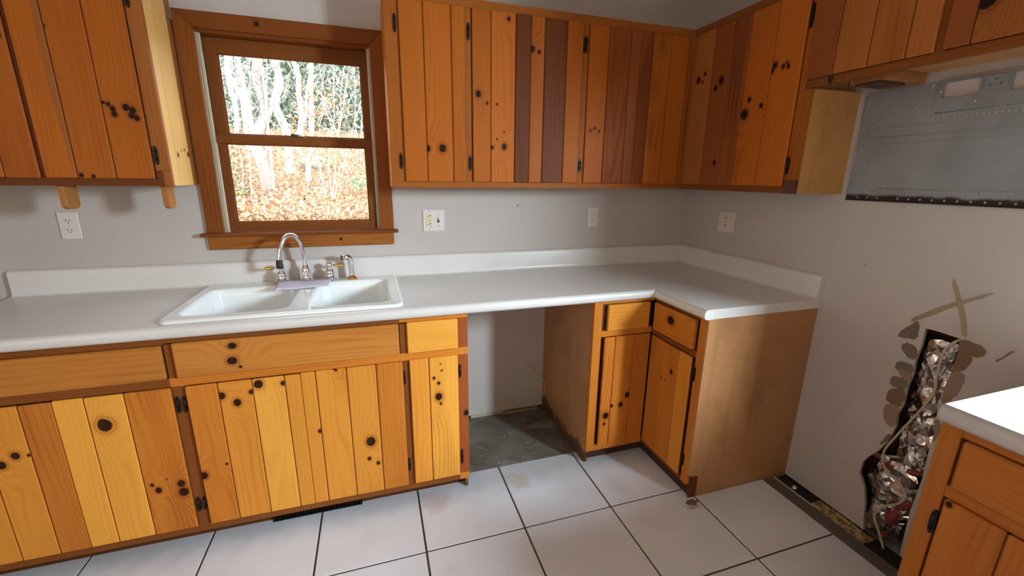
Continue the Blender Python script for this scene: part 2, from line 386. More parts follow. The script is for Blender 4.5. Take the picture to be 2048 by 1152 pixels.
# strip and trench along the right wall
box('cement_strip', M['cement'], fl, -.140, -.074, YR + .01, YE + .014, -.0108, -.003, bev=.002)
box('trench', M['blackhole'], fl, -.072, .012, -2.2, -.90, -.0108, -.0088)
bm = bmesh.new(); o_ = []
for i in range(26):
    y = -1.155 - i * .0092; o_.append((-.070 + random.uniform(-.004, .004), y))
inner = [(-.006 + random.uniform(-.006, .002), y) for _, y in o_[::-1]]
bm_prism(bm, [(x, y, -.0088) for x, y in o_ + inner], (0, 0, .0085)); obj('glue_residue', bm, M['residue'], fl)
bm = bmesh.new(); o_ = [(-.076 + random.uniform(-.003, .003), -.955 - i * .02) for i in range(12)]
bm_prism(bm, [(x, y, -.0088) for x, y in o_ + [(x + .008, y) for x, y in o_[::-1]]], (0, 0, .0082)); obj('glue_residue', bm, plain('cream_glue', (.48, .42, .30), .7), fl)
bm = bmesh.new(); bm_lathe(bm, [(.013, 0), (.013, .010), (.010, .012), (.010, .016), (.004, .016)], (-.045, -1.052, -.0086), axis=(-.3, -.5, .8), seg=14)
tag(obj('pipe_fitting', bm, M['chrome']), 'small shiny metal fitting lying in the dark trench by the right wall', 'fitting')
# remnants of wood strip along the back wall in the appliance bay
box('wood_shim', plain('tan_shim', (.30, .22, .13), .8), fl, -1.197, -.966, -.012, .008, -.0108, .001)
box('wood_shim', plain('cream_shim', (.42, .38, .31), .8), fl, -1.40, -1.19, .002, .012, -.0108, .006)
# debris crumbs
bm = bmesh.new()
for _ in range(46):
    x = random.uniform(-1.5, -.95); y = random.uniform(-.47, -.03); s = random.uniform(.001, .003)
    bm_box(bm, x, x + s * 2, y, y + s * 1.4, -.0109, -.0109 + s)
for _ in range(60):
    x = random.uniform(-3.2, -.3); y = random.uniform(-1.6, -.62); s = random.uniform(.0008, .0018)
    bm_box(bm, x, x + s * 2, y, y + s * 1.5, .0002, s)
o = obj('debris_crumbs', bm, plain('pale_crumbs', (.42, .36, .30), .9), fl); o['kind'] = 'stuff'
# adhesive smears and strokes on the right wall
PC = [0]
def patch(name, mat, pts, th=.0012, parent=wr, jag=.0022, n=6):
    PC[0] += 1; th = th + .00022 * (PC[0] % 5)
    q = []; m_ = len(pts)
    for i in range(m_):
        p0, p1, p2, p3 = [Vector(pts[(i + k) % m_]) for k in (-1, 0, 1, 2)]
        for k in range(n):
            t = k / n; p = p1.lerp(p2, t) if n < 5 else .5 * ((2 * p1) + (p2 - p0) * t + (2 * p0 - 5 * p1 + 4 * p2 - p3) * t * t + (3 * p1 - p0 - 3 * p2 + p3) * t ** 3); q.append((-.0004, p.x + random.uniform(-jag, jag), p.y + random.uniform(-jag, jag)))
    bm = bmesh.new(); v = [bm.verts.new(p) for p in q]; ed = [bm.edges.new((v[i], v[(i + 1) % len(v)])) for i in range(len(v))]
    r = bmesh.ops.triangle_fill(bm, use_beauty=True, edges=ed); fs = [g for g in r['geom'] if isinstance(g, bmesh.types.BMFace)]
    r = bmesh.ops.extrude_face_region(bm, geom=fs, use_keep_orig=True)
    bmesh.ops.translate(bm, vec=(-th, 0, 0), verts=[g for g in r['geom'] if isinstance(g, bmesh.types.BMVert)])
    return obj(name, bm, mat, parent, recalc=True)
for m, pts in (('smear_olive', [(-1.338, .928), (-1.312, .905), (-1.284, .856), (-1.318, .858), (-1.345, .868)]),
               ('smear_olive', [(-1.318, .838), (-1.308, .815), (-1.336, .786), (-1.357, .79), (-1.352, .83)]),
               ('smear_olive', [(-1.312, .762), (-1.303, .735), (-1.322, .722), (-1.343, .716), (-1.358, .728), (-1.353, .76)]),
               ('smear_tan', [(-1.318, .730), (-1.325, .708), (-1.353, .698), (-1.357, .728)]),
               ('smear_olive', [(-1.305, .695), (-1.300, .662), (-1.344, .655), (-1.351, .70)]),
               ('smear_brown', [(-1.300, .628), (-1.303, .590), (-1.350, .588), (-1.353, .655), (-1.32, .65)]),
               ('smear_tan', [(-1.304, .570), (-1.308, .512), (-1.345, .498), (-1.346, .583)]),
               ('smear_brown', [(-1.335, .46), (-1.317, .40), (-1.345, .44)]),
               ('smear_brown', [(-1.466, .908), (-1.526, .903), (-1.531, .872), (-1.50, .860), (-1.470, .862)]),
               ('smear_brown', [(-1.470, .865), (-1.504, .860), (-1.502, .822), (-1.478, .790), (-1.466, .79)]),
               ('smear_tan', [(-1.468, .785), (-1.499, .788), (-1.503, .750), (-1.493, .706), (-1.462, .668)]),
               ('smear_tan', [(-1.463, .60), (-1.478, .58), (-1.475, .52), (-1.468, .52)])):
    patch('adhesive_smear', M[m], pts)
patch('paint_stroke', M['xmark'], [(-1.327, .929), (-1.41, 1.000), (-1.498, 1.070), (-1.500, 1.080), (-1.40, 1.012), (-1.322, .942)], jag=.0015)
patch('paint_stroke', M['xmark'], [(-1.402, 1.097), (-1.412, 1.095), (-1.448, 1.02), (-1.466, .97), (-1.477, .926), (-1.467, .924), (-1.452, .968), (-1.432, 1.02)], jag=.0015)
patch('scuff', M['smear_brown'], [(-1.561, .872), (-1.572, .885), (-1.588, .915), (-1.598, .919), (-1.590, .908), (-1.577, .884), (-1.566, .869)], jag=.001, n=3)
# base of wall marks
for y, z in ((-.333, 1.305), (-1.116, 1.10)):
    patch('scuff', M['smear_brown'], [(y, z), (y - .004, z), (y - .004, z + .004), (y, z + .004)], jag=.0005, n=1)

# ------------------------------------------------------------------ window over the sink
def frame_box(name, mat, parent, *b, bev=.0015): return box(name, mat, parent, *b, bev=bev)
win = thing('window_1', 'wood-framed double-hung window over the sink looking onto leafless woods', 'window', (-2.204, 0, 1.15)); struct(win)
del win['category']
def prism_y(name, mat, parent, pts, y0, y1, bev=.0015):
    bm = bmesh.new(); bm_prism(bm, [(x, y0, z) for x, z in pts], (0, y1 - y0, 0))
    if bev: bmesh.ops.bevel(bm, geom=bm.edges[:], offset=bev, segments=1, affect='EDGES')
    return obj(name, bm, mat, parent)
CX0, CX1, CZ1 = -2.617, -1.793, 2.073
IX0, IX1, IZ1 = -2.550, -1.858, 2.010
prism_y('casing', M['trim_h'], win, [(CX0, CZ1), (CX1, CZ1), (IX1, IZ1), (IX0, IZ1)], -.0185, -.0005)
prism_y('casing', M['trim_v'], win, [(CX0, CZ1), (IX0, IZ1), (IX0, 1.161), (CX0, 1.161)], -.018, -.0005)
prism_y('casing', M['trim_v'], win, [(CX1, CZ1), (CX1, 1.161), (IX1, 1.161), (IX1, IZ1)], -.018, -.0005)
box('stool', M['trim_h'], win, -2.640, -1.772, -.042, .030, 1.146, 1.161, bev=.003)
box('apron', wood('apron_pine', (.33, .11, .022), (.15, .042, .009), 'X', K=260, D=30, contrast=.9, knots=[(1.118, -2.07, .006)]), win, -2.618, -1.795, -.019, -.0005, 1.084, 1.1455, bev=.002)
M['jamb'] = plain('aged_cream_track', (.46, .40, .30), .5)
box('head_jamb', M['trim_h'], win, IX0 - .003, IX1 + .003, .0, .11, 1.998, 2.0118)
for x0, x1 in ((IX0 - .003, IX0 + .004), (IX1 - .004, IX1 + .003)): box('side_jamb', M['jamb'], win, x0, x1, .0, .11, 1.161, 1.998)
for x0, x1 in ((IX0 + .004, IX0 + .016), (IX1 - .014, IX1 - .004)):
    box('sash_track', M['jamb'], win, x0, x1, .004, .014, 1.161, 1.998, bev=.002)
box('sill', M['trim_h'], win, IX0 - .003, IX1 + .003, .028, .115, 1.1505, 1.160)
def glass_mat():
    g = G('window_glass'); g.t.nodes.remove(g.b)
    tr = g.n('ShaderNodeBsdfTransparent'); gl = g.n('ShaderNodeBsdfGlossy'); gl.inputs['Roughness'].default_value = .02
    mx = g.n('ShaderNodeMixShader'); mx.inputs[0].default_value = .05; tr.inputs[0].default_value = (.96, .97, .97, 1)
    g.t.links.new(tr.outputs[0], mx.inputs[1]); g.t.links.new(gl.outputs[0], mx.inputs[2]); g.t.links.new(mx.outputs[0], g.out.inputs[0]); return g.m
M['glass'] = glass_mat()
def sash(name, y0, y1, x0, x1, z0, z1, gx0, gx1, gz0, gz1):
    s = box(name, M['sash_h'], win, gx0 - .001, gx1 + .001, y0, y1, z0, gz0, bev=.002)   # bottom rail carries the sash
    box('rail', M['sash_h'], s, gx0 - .001, gx1 + .001, y0, y1, gz1, z1, bev=.002)
    box('stile', M['sash_v'], s, x0, gx0, y0 - .001, y1, z0, z1, bev=.002)
    box('stile', M['sash_v'], s, gx1, x1, y0 - .001, y1, z0, z1, bev=.002)
    box('glass_pane', M['glass'], s, gx0 - .004, gx1 + .004, (y0 + y1) / 2 - .002, (y0 + y1) / 2 + .002, gz0 - .004, gz1 + .004)
    bm = bmesh.new(); e = .005; ym = (y0 + y1) / 2 - .004
    for b_ in ((gx0, gx1, gz0, gz0 + e), (gx0, gx1, gz1 - e, gz1), (gx0, gx0 + e, gz0, gz1), (gx1 - e, gx1, gz0, gz1)): bm_box(bm, b_[0], b_[1], ym - .004, ym, b_[2], b_[3])
    obj('glazing_bead', bm, M['sash_h'], s)
    return s
up_s = sash('upper_sash', .055, .085, IX0 + .005, IX1 - .005, 1.575, 1.997, -2.494, -1.904, 1.600, 1.935)
lo_s = sash('lower_sash', .018, .050, IX0 + .016, IX1 - .014, 1.163, 1.594, -2.500, -1.906, 1.205, 1.558)
bm = bmesh.new(); bm_box(bm, IX0 + .005, IX1 - .004, .012, .0175, 1.5585, 1.594, bev=.001)
obj('meeting_rail', bm, M['sash_h'], lo_s)
bm = bmesh.new(); bm_lathe(bm, [(.022, 0), (.022, .004), (.014, .007), (.008, .012)], (-2.195, .034, 1.5945)); bm_tube(bm, [(-2.195, .034, 1.603), (-2.222, .026, 1.606), (-2.232, .024, 1.604)], [.006, .005, .006])
obj('sash_lock', bm, plain('dull_bronze', (.09, .055, .04), .35, .8), lo_s)
bm = bmesh.new(); bm_lathe(bm, [(.0045, 0), (.0045, .001)], (-2.203, .030, 1.312), axis=(0, -1, 0)); obj('glass_speck', bm, M['blackhole'], lo_s)
for x in (-2.621, -1.790):
    bm = bmesh.new(); bm_box(bm, x - .006, x + .006, -.028, -.0186, 2.025, 2.073, bev=.001); bm_box(bm, x - .005, x + .005, -.036, -.028, 2.030, 2.036)
    obj('curtain_bracket', bm, plain('grey_bracket_metal', (.22, .23, .22), .45, .7), win)
# simple painted window in the right wall beyond the near counter (source of the side light)
w2 = thing('window_2', 'window in the right wall above the near counter', 'window', (0, (V0 + V1) / 2, VZ0)); struct(w2); del w2['category']
bm = bmesh.new(); bm_box(bm, -.016, -.0005, V0 - .06, V0 + .01, VZ0 - .06, VZ1 + .06); bm_box(bm, -.016, -.0005, V1 - .01, V1 + .06, VZ0 - .06, VZ1 + .06)
bm_box(bm, -.016, -.0005, V0, V1, VZ1 - .01, VZ1 + .06); bm_box(bm, -.016, -.0005, V0, V1, VZ0 - .06, VZ0 + .01); obj('casing', bm, M['trim_v'], w2)
box('glass_pane', M['glass'], w2, .10, .104, V0 + .001, V1 - .001, VZ0 + .001, VZ1 - .001)

# ------------------------------------------------------------------ countertop (one continuous worktop, mitred)
top = thing('countertop', 'white laminate worktop with rolled edge and upstand, mitred at the corner', 'countertop', (-.63, -.63, .876))
PROF = [(.585, .870), (.612, .869), (.623, .872), (.629, .880), (.631, .890), (.630, .902), (.625, .910), (.615, .914)]
PROF2 = [(.034, .914), (.027, .9155), (.022, .921), (.0205, .930), (.0200, 1.008), (.018, 1.016), (.013, 1.021), (.007, 1.023), (.0006, 1.023)]
GAP = .0007
SX0, SX1, SY0, SY1 = -2.635, -1.795, -.595, -.035       # sink rim
def section(back):
    bm = bmesh.new()
    def P(d, z, end):
        if back: return (-3.351 if end == 0 else -d - GAP, -d, z)
        return (-d, YE if end == 0 else -d - GAP, z)
    for pr in (PROF, PROF2):
        a = [bm.verts.new(P(d, z, 0)) for d, z in pr]; b = [bm.verts.new(P(d, z, 1)) for d, z in pr]
        for i in range(len(pr) - 1):
            f = bm.faces.new((a[i], a[i + 1], b[i + 1], b[i])); f.smooth = True
    d0, d1 = PROF2[0][0], PROF[-1][0]
    hole = [(SX0 + .012, SY0 + .012), (SX1 - .012, SY0 + .012), (SX1 - .012, SY1 - .012), (SX0 + .012, SY1 - .012)]
    outl = [P(d0, .914, 0), P(d0, .914, 1), P(d1, .914, 1), P(d1, .914, 0)]
    fill_holes(bm, outl, [[(x, y, .914) for x, y in hole]] if back else [])
    outl = [P(.0006, .878, 0), P(.0006, .878, 1), P(.585, .878, 1), P(.585, .878, 0)]
    fill_holes(bm, outl, [[(x, y, .878) for x, y in hole]] if back else [])
    if back:   # raw cut edge
        for i in range(4):
            (xa, ya), (xb, yb) = hole[i], hole[(i + 1) % 4]
            v = [bm.verts.new(q) for q in ((xa, ya, .878), (xb, yb, .878), (xb, yb, .914), (xa, ya, .914))]; bm.faces.new(v)
    bmesh.ops.remove_doubles(bm, verts=bm.verts[:], dist=.0002)
    # end caps
    full = [(.0006, .878), (.585, .878)] + PROF + PROF2
    for end in (0, 1):
        v = [bm.verts.new(P(d, z, end)) for d, z in full]; f = bm.faces.new(v)
    bmesh.ops.recalc_face_normals(bm, faces=bm.faces[:])
    return obj('worktop_section', bm, M['counter'], top)
section(True); section(False)
# laminate end cap trim on the visible end
bm = bmesh.new(); pr = [(.0006, .872), (.598, .872)] + [(d + .0015, z) for d, z in PROF[2:]] + PROF2
bm_prism(bm, [(-d, YE - .0002, z) for d, z in pr], (0, -.0012, 0)); obj('end_cap', bm, M['counter'], top)

# ------------------------------------------------------------------ sink
sink = thing('sink', 'white enamel double-bowl drop-in sink under the window', 'sink', (-2.215, -.315, .914))
def rrect(x0, x1, y0, y1, r, z, n=6, ins=0.0):
    x0 += ins; x1 -= ins; y0 += ins; y1 -= ins; r = max(r - ins * .6, .006); q = []
    for cx, cy, a0 in ((x1 - r, y1 - r, 0), (x0 + r, y1 - r, 90), (x0 + r, y0 + r, 180), (x1 - r, y0 + r, 270)):
        for k in range(n + 1):
            a = math.radians(a0 + 90 * k / n); q.append((cx + r * math.cos(a), cy + r * math.sin(a), z))
    return q
bm = bmesh.new()
def loft(loops, closed=True):
    L = [[bm.verts.new(p) for p in lp] for lp in loops]
    for a, b in zip(L, L[1:]):
        for i in range(len(a)):
            f = bm.faces.new((a[i], a[(i + 1) % len(a)], b[(i + 1) % len(b)], b[i])); f.smooth = True
    return L
RZ = .9265
loft([rrect(SX0, SX1, SY0, SY1, .035, .9145), rrect(SX0, SX1, SY0, SY1, .035, .9205, ins=.001), rrect(SX0, SX1, SY0, SY1, .035, .9250, ins=.005), rrect(SX0, SX1, SY0, SY1, .035, RZ, ins=.010)])
b1 = (-2.598, -2.225, -.545, -.140, .055); b2 = (-2.165, -1.835, -.545, -.105, .055)
h = []
for (x0, x1, y0, y1, r) in (b1, b2):
    h.append(rrect(x0, x1, y0, y1, r, RZ))
    loft([rrect(x0, x1, y0, y1, r, z, ins=i) for z, i in ((RZ, 0), (RZ - .003, .005), (RZ - .010, .010), (RZ - .030, .014), (.80, .024), (.765, .032), (.752, .045), (.747, .065), (.744, .11))])
    v = [bm.verts.new(p) for p in rrect(x0, x1, y0, y1, r, .744, ins=.11)]; f = bm.faces.new(v)
fill_holes(bm, rrect(SX0, SX1, SY0, SY1, .035, RZ, ins=.010), h)
bmesh.ops.remove_doubles(bm, verts=bm.verts[:], dist=.0003)
obj('basin', bm, M['sink'], sink, recalc=True)
for cx, cy in ((-2.41, -.33), (-2.0, -.33)):
    bm = bmesh.new(); bm_lathe(bm, [(.056, .0), (.056, .002), (.046, .003), (.040, .001), (.0, .0008)], (cx, cy, .7445)); d_ = obj('drain', bm, M['chrome'], sink)
    bm = bmesh.new(); bm_lathe(bm, [(.030, 0), (.030, .002), (.006, .003), (.006, .012), (.0, .013)], (cx, cy, .7475)); obj('strainer', bm, M['chrome'], d_)

# faucet
fz = RZ + .0003
fc = thing('faucet', 'chrome gooseneck kitchen faucet with two brass-tipped lever handles', 'faucet', (-2.216, -.082, fz))
bm = bmesh.new()
bm_prism(bm, [(-2.216 + x, -.082 + y, fz) for x, y in [(.122 * math.cos(a) if abs(math.cos(a)) < .99 else .122 * math.cos(a), .030 * math.sin(a)) for a in [k * math.pi / 14 for k in range(28)]]], (0, 0, .010))
obj('base_plate', bm, M['chrome'], fc)
sp = [(-2.216, -.082, 1.0), (-2.2165, -.0825, 1.03), (-2.218, -.084, 1.07), (-2.226, -.090, 1.115), (-2.243, -.104, 1.147), (-2.262, -.120, 1.156), (-2.281, -.136, 1.146), (-2.298, -.151, 1.112), (-2.308, -.160, 1.065), (-2.310, -.162, 1.045)]
bm = bmesh.new(); bm_lathe(bm, [(.026, .010), (.021, .013), (.0175, .022), (.019, .045), (.0185, .064), (.0135, .073), (.0115, .080)], (-2.216, -.082, fz), seg=24)
bm_tube(bm, smooth_path(sp, 5), .0095, 14); spo = obj('spout', bm, M['chrome'], fc)
bm = bmesh.new(); bm_lathe(bm, [(.010, .004), (.0135, .0), (.0135, -.016), (.015, -.018), (.0145, -.034), (.010, -.035)], (-2.310, -.162, 1.046), axis=(0, 0, 1), seg=18); obj('aerator', bm, M['rubber'], spo)
for cx, sgn in ((-2.322, -1), (-2.110, 1)):
    bm = bmesh.new()
    bm_lathe(bm, [(.030, .008), (.029, .014), (.022, .020), (.021, .036), (.023, .040), (.017, .050), (.010, .056), (.010, .064), (.0145, .072), (.0135, .082), (.008, .088), (0, .089)], (cx, -.082, fz), seg=22)
    hb = obj('handle', bm, M['chrome'], fc)
    bm = bmesh.new(); bm_tube(bm, [(cx + sgn * .010, -.084, 1.000), (cx + sgn * .022, -.086, .9995)], [.005, .0045], 10); obj('lever_neck', bm, M['chrome'], hb)
    bm = bmesh.new(); bm_tube(bm, [(cx + sgn * .020, -.0858, .9995), (cx + sgn * .026, -.087, 1.0), (cx + sgn * .052, -.091, .9995), (cx + sgn * .062, -.092, .999), (cx + sgn * .066, -.0925, .9985)], [.0045, .0065, .0085, .0075, .004], 12)
    l = obj('lever_tip', bm, M['brass'], hb); l['label'] = 'polished brass lever tip'
sy = thing('side_sprayer', 'chrome pull-out spray head standing in a brass ring beside the faucet', 'sprayer', (-2.008, -.078, fz))
bm = bmesh.new(); bm_lathe(bm, [(.026, 0), (.026, .003), (.021, .009), (.015, .013), (.014, .017)], (-2.008, -.078, fz), seg=24); l = obj('ring', bm, M['brass'], sy); l['label'] = 'brass escutcheon ring'
bm = bmesh.new(); bm_tube(bm, smooth_path([(-2.008, -.078, fz + .015), (-2.009, -.078, fz + .05), (-2.010, -.079, fz + .085), (-2.016, -.082, fz + .104), (-2.030, -.090, fz + .112), (-2.048, -.100, fz + .111)], 4),
    [.0125] * 6 + [.0135] * 4 + [.0145] * 4 + [.014] * 3 + [.013] * 4, 14); st = obj('spray_body', bm, M['chrome'], sy)
bm = bmesh.new(); bm_lathe(bm, [(.012, 0), (.0125, .002), (.011, .003)], (-2.0482, -.1001, fz + .111), axis=(-.87, -.5, 0), seg=16); obj('nozzle', bm, plain('grey_nozzle', (.10, .10, .10), .5), st)
# paper note
def paper_mat():
    g = G('printed_paper'); X, Y, Zz = g.pos()
    ln = g.ma('FRACT', g.ma('MULTIPLY', Y, 72)); ln = g.ramp(g.ma('ABSOLUTE', g.ma('SUBTRACT', ln, .5)), .14, .06)
    wd = g.ramp(g.noise(g.vec(g.ma('MULTIPLY', X, 620), g.ma('MULTIPLY', g.ma('FLOOR', g.ma('MULTIPLY', Y, 72)), 9.0)), 1, 1), .40, .5)
    f = g.ma('MULTIPLY', g.ma('MULTIPLY', ln, wd), g.ma('MULTIPLY', g.ramp(X, -2.310, -2.305), g.ramp(X, -2.135, -2.14)))
    f = g.ma('MULTIPLY', f, g.ma('MULTIPLY', g.ramp(Y, -.126, -.129), g.ramp(Y, -.224, -.220)))
    g.col(g.mix(g.ma('MULTIPLY', f, .5), (.62, .60, .72), (.25, .25, .36))); g.set(Roughness=.7); return g.m
bm = bmesh.new(); nx = 26
rows = []
for j, (yy, zz) in enumerate(((-.110, .9405), (-.132, .9400), (-.160, .9375), (-.188, .9350), (-.216, .9325), (-.243, .9300))):
    r_ = []
    for i in range(nx):
        t = i / (nx - 1); x = -2.331 + t * .228 + .003 * j * (1 - 2 * t) * .3
        y = yy + .003 * math.sin(t * 6) * (j / 5); z = zz + .0012 * math.sin(t * 9 + j * .3)
        if j == 5: y += random.uniform(-.005, .005) + (-.010 if t < .12 else .014 * t)
        r_.append(bm.verts.new((x, y, z)))
    rows.append(r_)
for a, b in zip(rows, rows[1:]):
    for i in range(nx - 1): f = bm.faces.new((a[i], a[i + 1], b[i + 1], b[i])); f.smooth = True
pp = tag(obj('paper_note', bm, paper_mat()), 'torn lavender-white printed paper slip hanging in front of the faucet', 'paper')
sm = pp.modifiers.new('thickness', 'SOLIDIFY'); sm.thickness = .0004

# ------------------------------------------------------------------ cabinet building blocks
def hinge(parent, axis, a, face, z0, z1, wdt=.013):
    """black wrap hinge; axis 'y' faces the room along -y (a = x centre), 'x' along -x (a = y centre)"""
    bm = bmesh.new(); zc = (z0 + z1) / 2; hh = (z1 - z0) / 2; n = 12
    pts = [(wdt * .5 * math.copysign(abs(math.cos(t)) ** .7, math.cos(t)), hh * math.copysign(abs(math.sin(t)) ** .75, math.sin(t))) for t in [2 * math.pi * k / n for k in range(n)]]
    if axis == 'y':
        bm_prism(bm, [(a + p, face, zc + q) for p, q in pts], (0, -.005, 0)); bm_tube(bm, [(a + .001, face - .005, zc - hh * .62), (a + .001, face - .005, zc + hh * .62)], .0038, 8)
    else:
        bm_prism(bm, [(face, a + p, zc + q) for p, q in pts], (-.005, 0, 0)); bm_tube(bm, [(face - .005, a + .001, zc - hh * .62), (face - .005, a + .001, zc + hh * .62)], .0038, 8)
    o = obj('hinge', bm, M['black'], parent); return o
def door(parent, axis, fr, dp, seams, z0, z1, boards, ztop=None, gap=.0015, cham=.0028, back=None, name='door'):
    """planked door: a dark tongue layer carries one board object per plank"""
    a0, a1 = seams[0], seams[-1]; s = -1
    inner = fr + .009
    if axis == 'y': d = box(name, back or M['groove'], parent, a0 + .003, a1 - .003, dp + .0055, inner, z0 + .003, z1 - .003)
    else: d = box(name, back or M['groove'], parent, dp + .0055, inner, a0 - .003, a1 + .003, z0 + .003, z1 - .003)
    for i, mt in enumerate(boards):
        p, q = seams[i], seams[i + 1]; sg = 1 if q > p else -1
        p2 = p + (gap * sg if i else 0); q2 = q - (gap * sg if i < len(boards) - 1 else 0)
        zz0 = z0 + random.uniform(-.0008, .0008); zz1 = z1 + random.uniform(-.0012, .0008)
        dz = random.uniform(-.0005, .0005)
        if axis == 'y': box('board', mt, d, p2, q2, dp + dz, dp + .0115, zz0, zz1, bev=cham)
        else: box('board', mt, d, dp + dz, dp + .0115, p2, q2, zz0, zz1, bev=cham)
    return d
WN = [0]
def wd(c, d, knots=(), plane=0.0, **kw):
    """board material; knots as (a, z, r) with a along the face and plane the other coordinate"""
    WN[0] += 1
    j = random.uniform(.93, 1.07)
    return wood('pine_board_%d' % WN[0], tuple(q * j for q in c), tuple(q * j for q in d), 'Z', [(a + plane, z, r) for a, z, r in knots], **kw)
def wdh(c, d, knots=(), plane=0.0, **kw):
    WN[0] += 1
    return wood('pine_rail_%d' % WN[0], c, d, 'X', [(z, a + plane, r) for a, z, r in knots], **kw)

# ------------------------------------------------------------------ left base run
base = thing('base_cabinet', 'long knotty pine base cabinet under the sink, left of the empty appliance bay', 'cabinet', (-2.44, -.30, 0))
XA = -3.345
def fb(mat, par, x0, x1, z0, z1, nm, y0=F, y1=F + .019): return box(nm, mat, par, x0, x1, y0, y1, z0, z1, bev=.001)
fb(M['frame_h'], base, XA, -2.62, .8445, .877, 'rail'); fb(M['frame_h'], base, -2.62, -1.82, .8495, .877, 'rail'); fb(M['frame_lh'], base, -1.82, -1.538, .851, .877, 'rail')
fb(M['frame_h'], base, XA, -2.62, .683, .717, 'rail'); fb(M['frame_lh'], base, -2.62, -1.538, .6835, .7165, 'rail')
fb(M['frame_h'], base, XA, -1.583, .058, .091, 'rail'); fb(M['frame_lh'], base, -1.583, -1.538, .058, .0915, 'rail')
for x0, x1 in ((XA, XA + .03), (-2.620, -2.580), (-1.820, -1.788)):
    fb(M['frame_v'], base, x0, x1, .091, .683, 'stile', F + .001, F + .018); fb(M['frame_v'], base, x0, x1, .717, .8445, 'stile', F + .001, F + .018)
fb(M['frame_red'], base, -1.583, -1.538, .0915, .683, 'stile'); fb(M['frame_red'], base, -1.583, -1.538, .7165, .851, 'stile')
box('side_panel', M['pb'], base, -1.552, -1.540, F + .019, -.002, 0.0005, .877)
box('side_panel', M['pb'], base, XA, XA + .015, F + .019, -.002, 0.0005, .877)
box('bottom_panel', M['pb'], base, XA + .015, -1.553, F + .02, -.01, .070, .085)
bk = box('toe_board', wood('toe_board_wood', (.10, .032, .010), (.05, .016, .006), 'X'), base, XA + .015, -1.553, -.550, -.538, .001, .0695)
# broken splinter low on the right stile
# false fronts / drawers
box('drawer_front', wdh((.46, .175, .033), (.26, .08, .015), [(-3.20, .752, .004)], DP, K=300, D=10, contrast=.6), base, -3.312, -2.625, DP, F + .008, .717, .843, bev=.003)
box('drawer_front', wdh((.52, .20, .038), (.30, .095, .016), [(-2.408, .823, .013), (-2.415, .765, .015), (-2.392, .738, .005)], DP, K=330, D=20, contrast=.65), base, -2.592, -1.823, DP, F + .008, .717, .848, bev=.003)
box('drawer_front', wdh(PALE, PALED, [], DP, K=420, D=9, contrast=.4), base, -1.791, -1.582, DP, F + .008, .717, .850, bev=.003)
P_ = DP
d = door(base, 'y', F, DP, [-3.312, -3.235, -3.148, -3.042, -2.955], .090, .680, [
    wd(MID, MIDD, plane=P_), wd(HONEY, HONEYD, [(-3.165, .33, .004)], P_), wd(HONEY, HONEYD, [(-3.080, .504, .012), (-3.122, .476, .013), (-3.046, .50, .005)], P_, contrast=.4), wd(MID, MIDD, plane=P_, contrast=.7)])
d = door(base, 'y', F, DP, [-2.953, -2.869, -2.757, -2.620], .090, .682, [
    wd(PALE, PALED, [], P_, contrast=.3), wd(PALE, PALED, [(-2.826, .574, .023)], P_, contrast=.35),
    wd(ORNG, ORNGD, [(-2.717, .281, .011), (-2.733, .307, .006), (-2.686, .321, .003), (-2.644, .293, .012), (-2.641, .256, .016)], P_, contrast=.75, D=26)])
hinge(d, 'y', -2.608, F, .580, .646); hinge(d, 'y', -2.606, F, .153, .216)
d = door(base, 'y', F, DP, [-2.576, -2.476, -2.365, -2.255, -2.200], .090, .681, [
    wd(ORNG, ORNGD, [(-2.569, .310, .014), (-2.488, .345, .005)], P_, contrast=.6, D=22), wd(HONEY, HONEYD, [(-2.467, .631, .013), (-2.420, .596, .014), (-2.370, .632, .008)], P_, contrast=.55, D=20),
    wd(PALE, PALED, [(-2.343, .660, .016), (-2.260, .652, .009)], P_, contrast=.5, D=30, K=200), wd(HONEY, HONEYD, [], P_, contrast=.3)])
hinge(d, 'y', -2.587, F, .578, .644, .010); hinge(d, 'y', -2.586, F, .155, .214, .010)
d = door(base, 'y', F, DP, [-2.1985, -2.146, -2.033, -1.920, -1.815], .090, .684, [
    wd(HONEY, HONEYD, [(-2.150, .425, .008)], P_, contrast=.35), wd(HONEY, HONEYD, [(-2.07, .683, .006)], P_, contrast=.6, D=28, K=220),
    wd(HONEY, HONEYD, [(-1.960, .340, .019), (-1.972, .259, .008), (-1.938, .231, .008)], P_, contrast=.65, D=14), wd(ORNG, ORNGD, [], P_, contrast=.5)])
hinge(d, 'y', -1.8115, F, .577, .642); hinge(d, 'y', -1.8085, F, .158, .221)
d = door(base, 'y', F, DP, [-1.787, -1.7075, -1.584], .090, .686, [
    wd(HONEY, HONEYD, [], P_, contrast=.4), wd(PALE, HONEYD, [(-1.671, .504, .017), (-1.670, .568, .007), (-1.689, .594, .006), (-1.655, .625, .004), (-1.66, .655, .003), (-1.663, .47, .006)], P_, contrast=.6)])
hinge(d, 'y', -1.575, F, .578, .640, .009); hinge(d, 'y', -1.571, F, .142, .220, .009)
# floor register in the toe space
vt = thing('floor_register', 'long black metal heat register in the toe space under the sink cabinet', 'vent', (-2.19, -.57, 0))
bm = bmesh.new(); bm_box(bm, -2.375, -2.020, -.568, -.5505, .0005, .004, bev=.001); bm_box(bm, -2.375, -2.020, -.5535, -.5505, .0042, .040); obj('frame', bm, M['black'], vt)
bm = bmesh.new()
for i in range(34): x = -2.368 + i * .01025; bm_box(bm, x, x + .0035, -.566, -.554, .0042, .032)
obj('fin', bm, M['black'], vt)

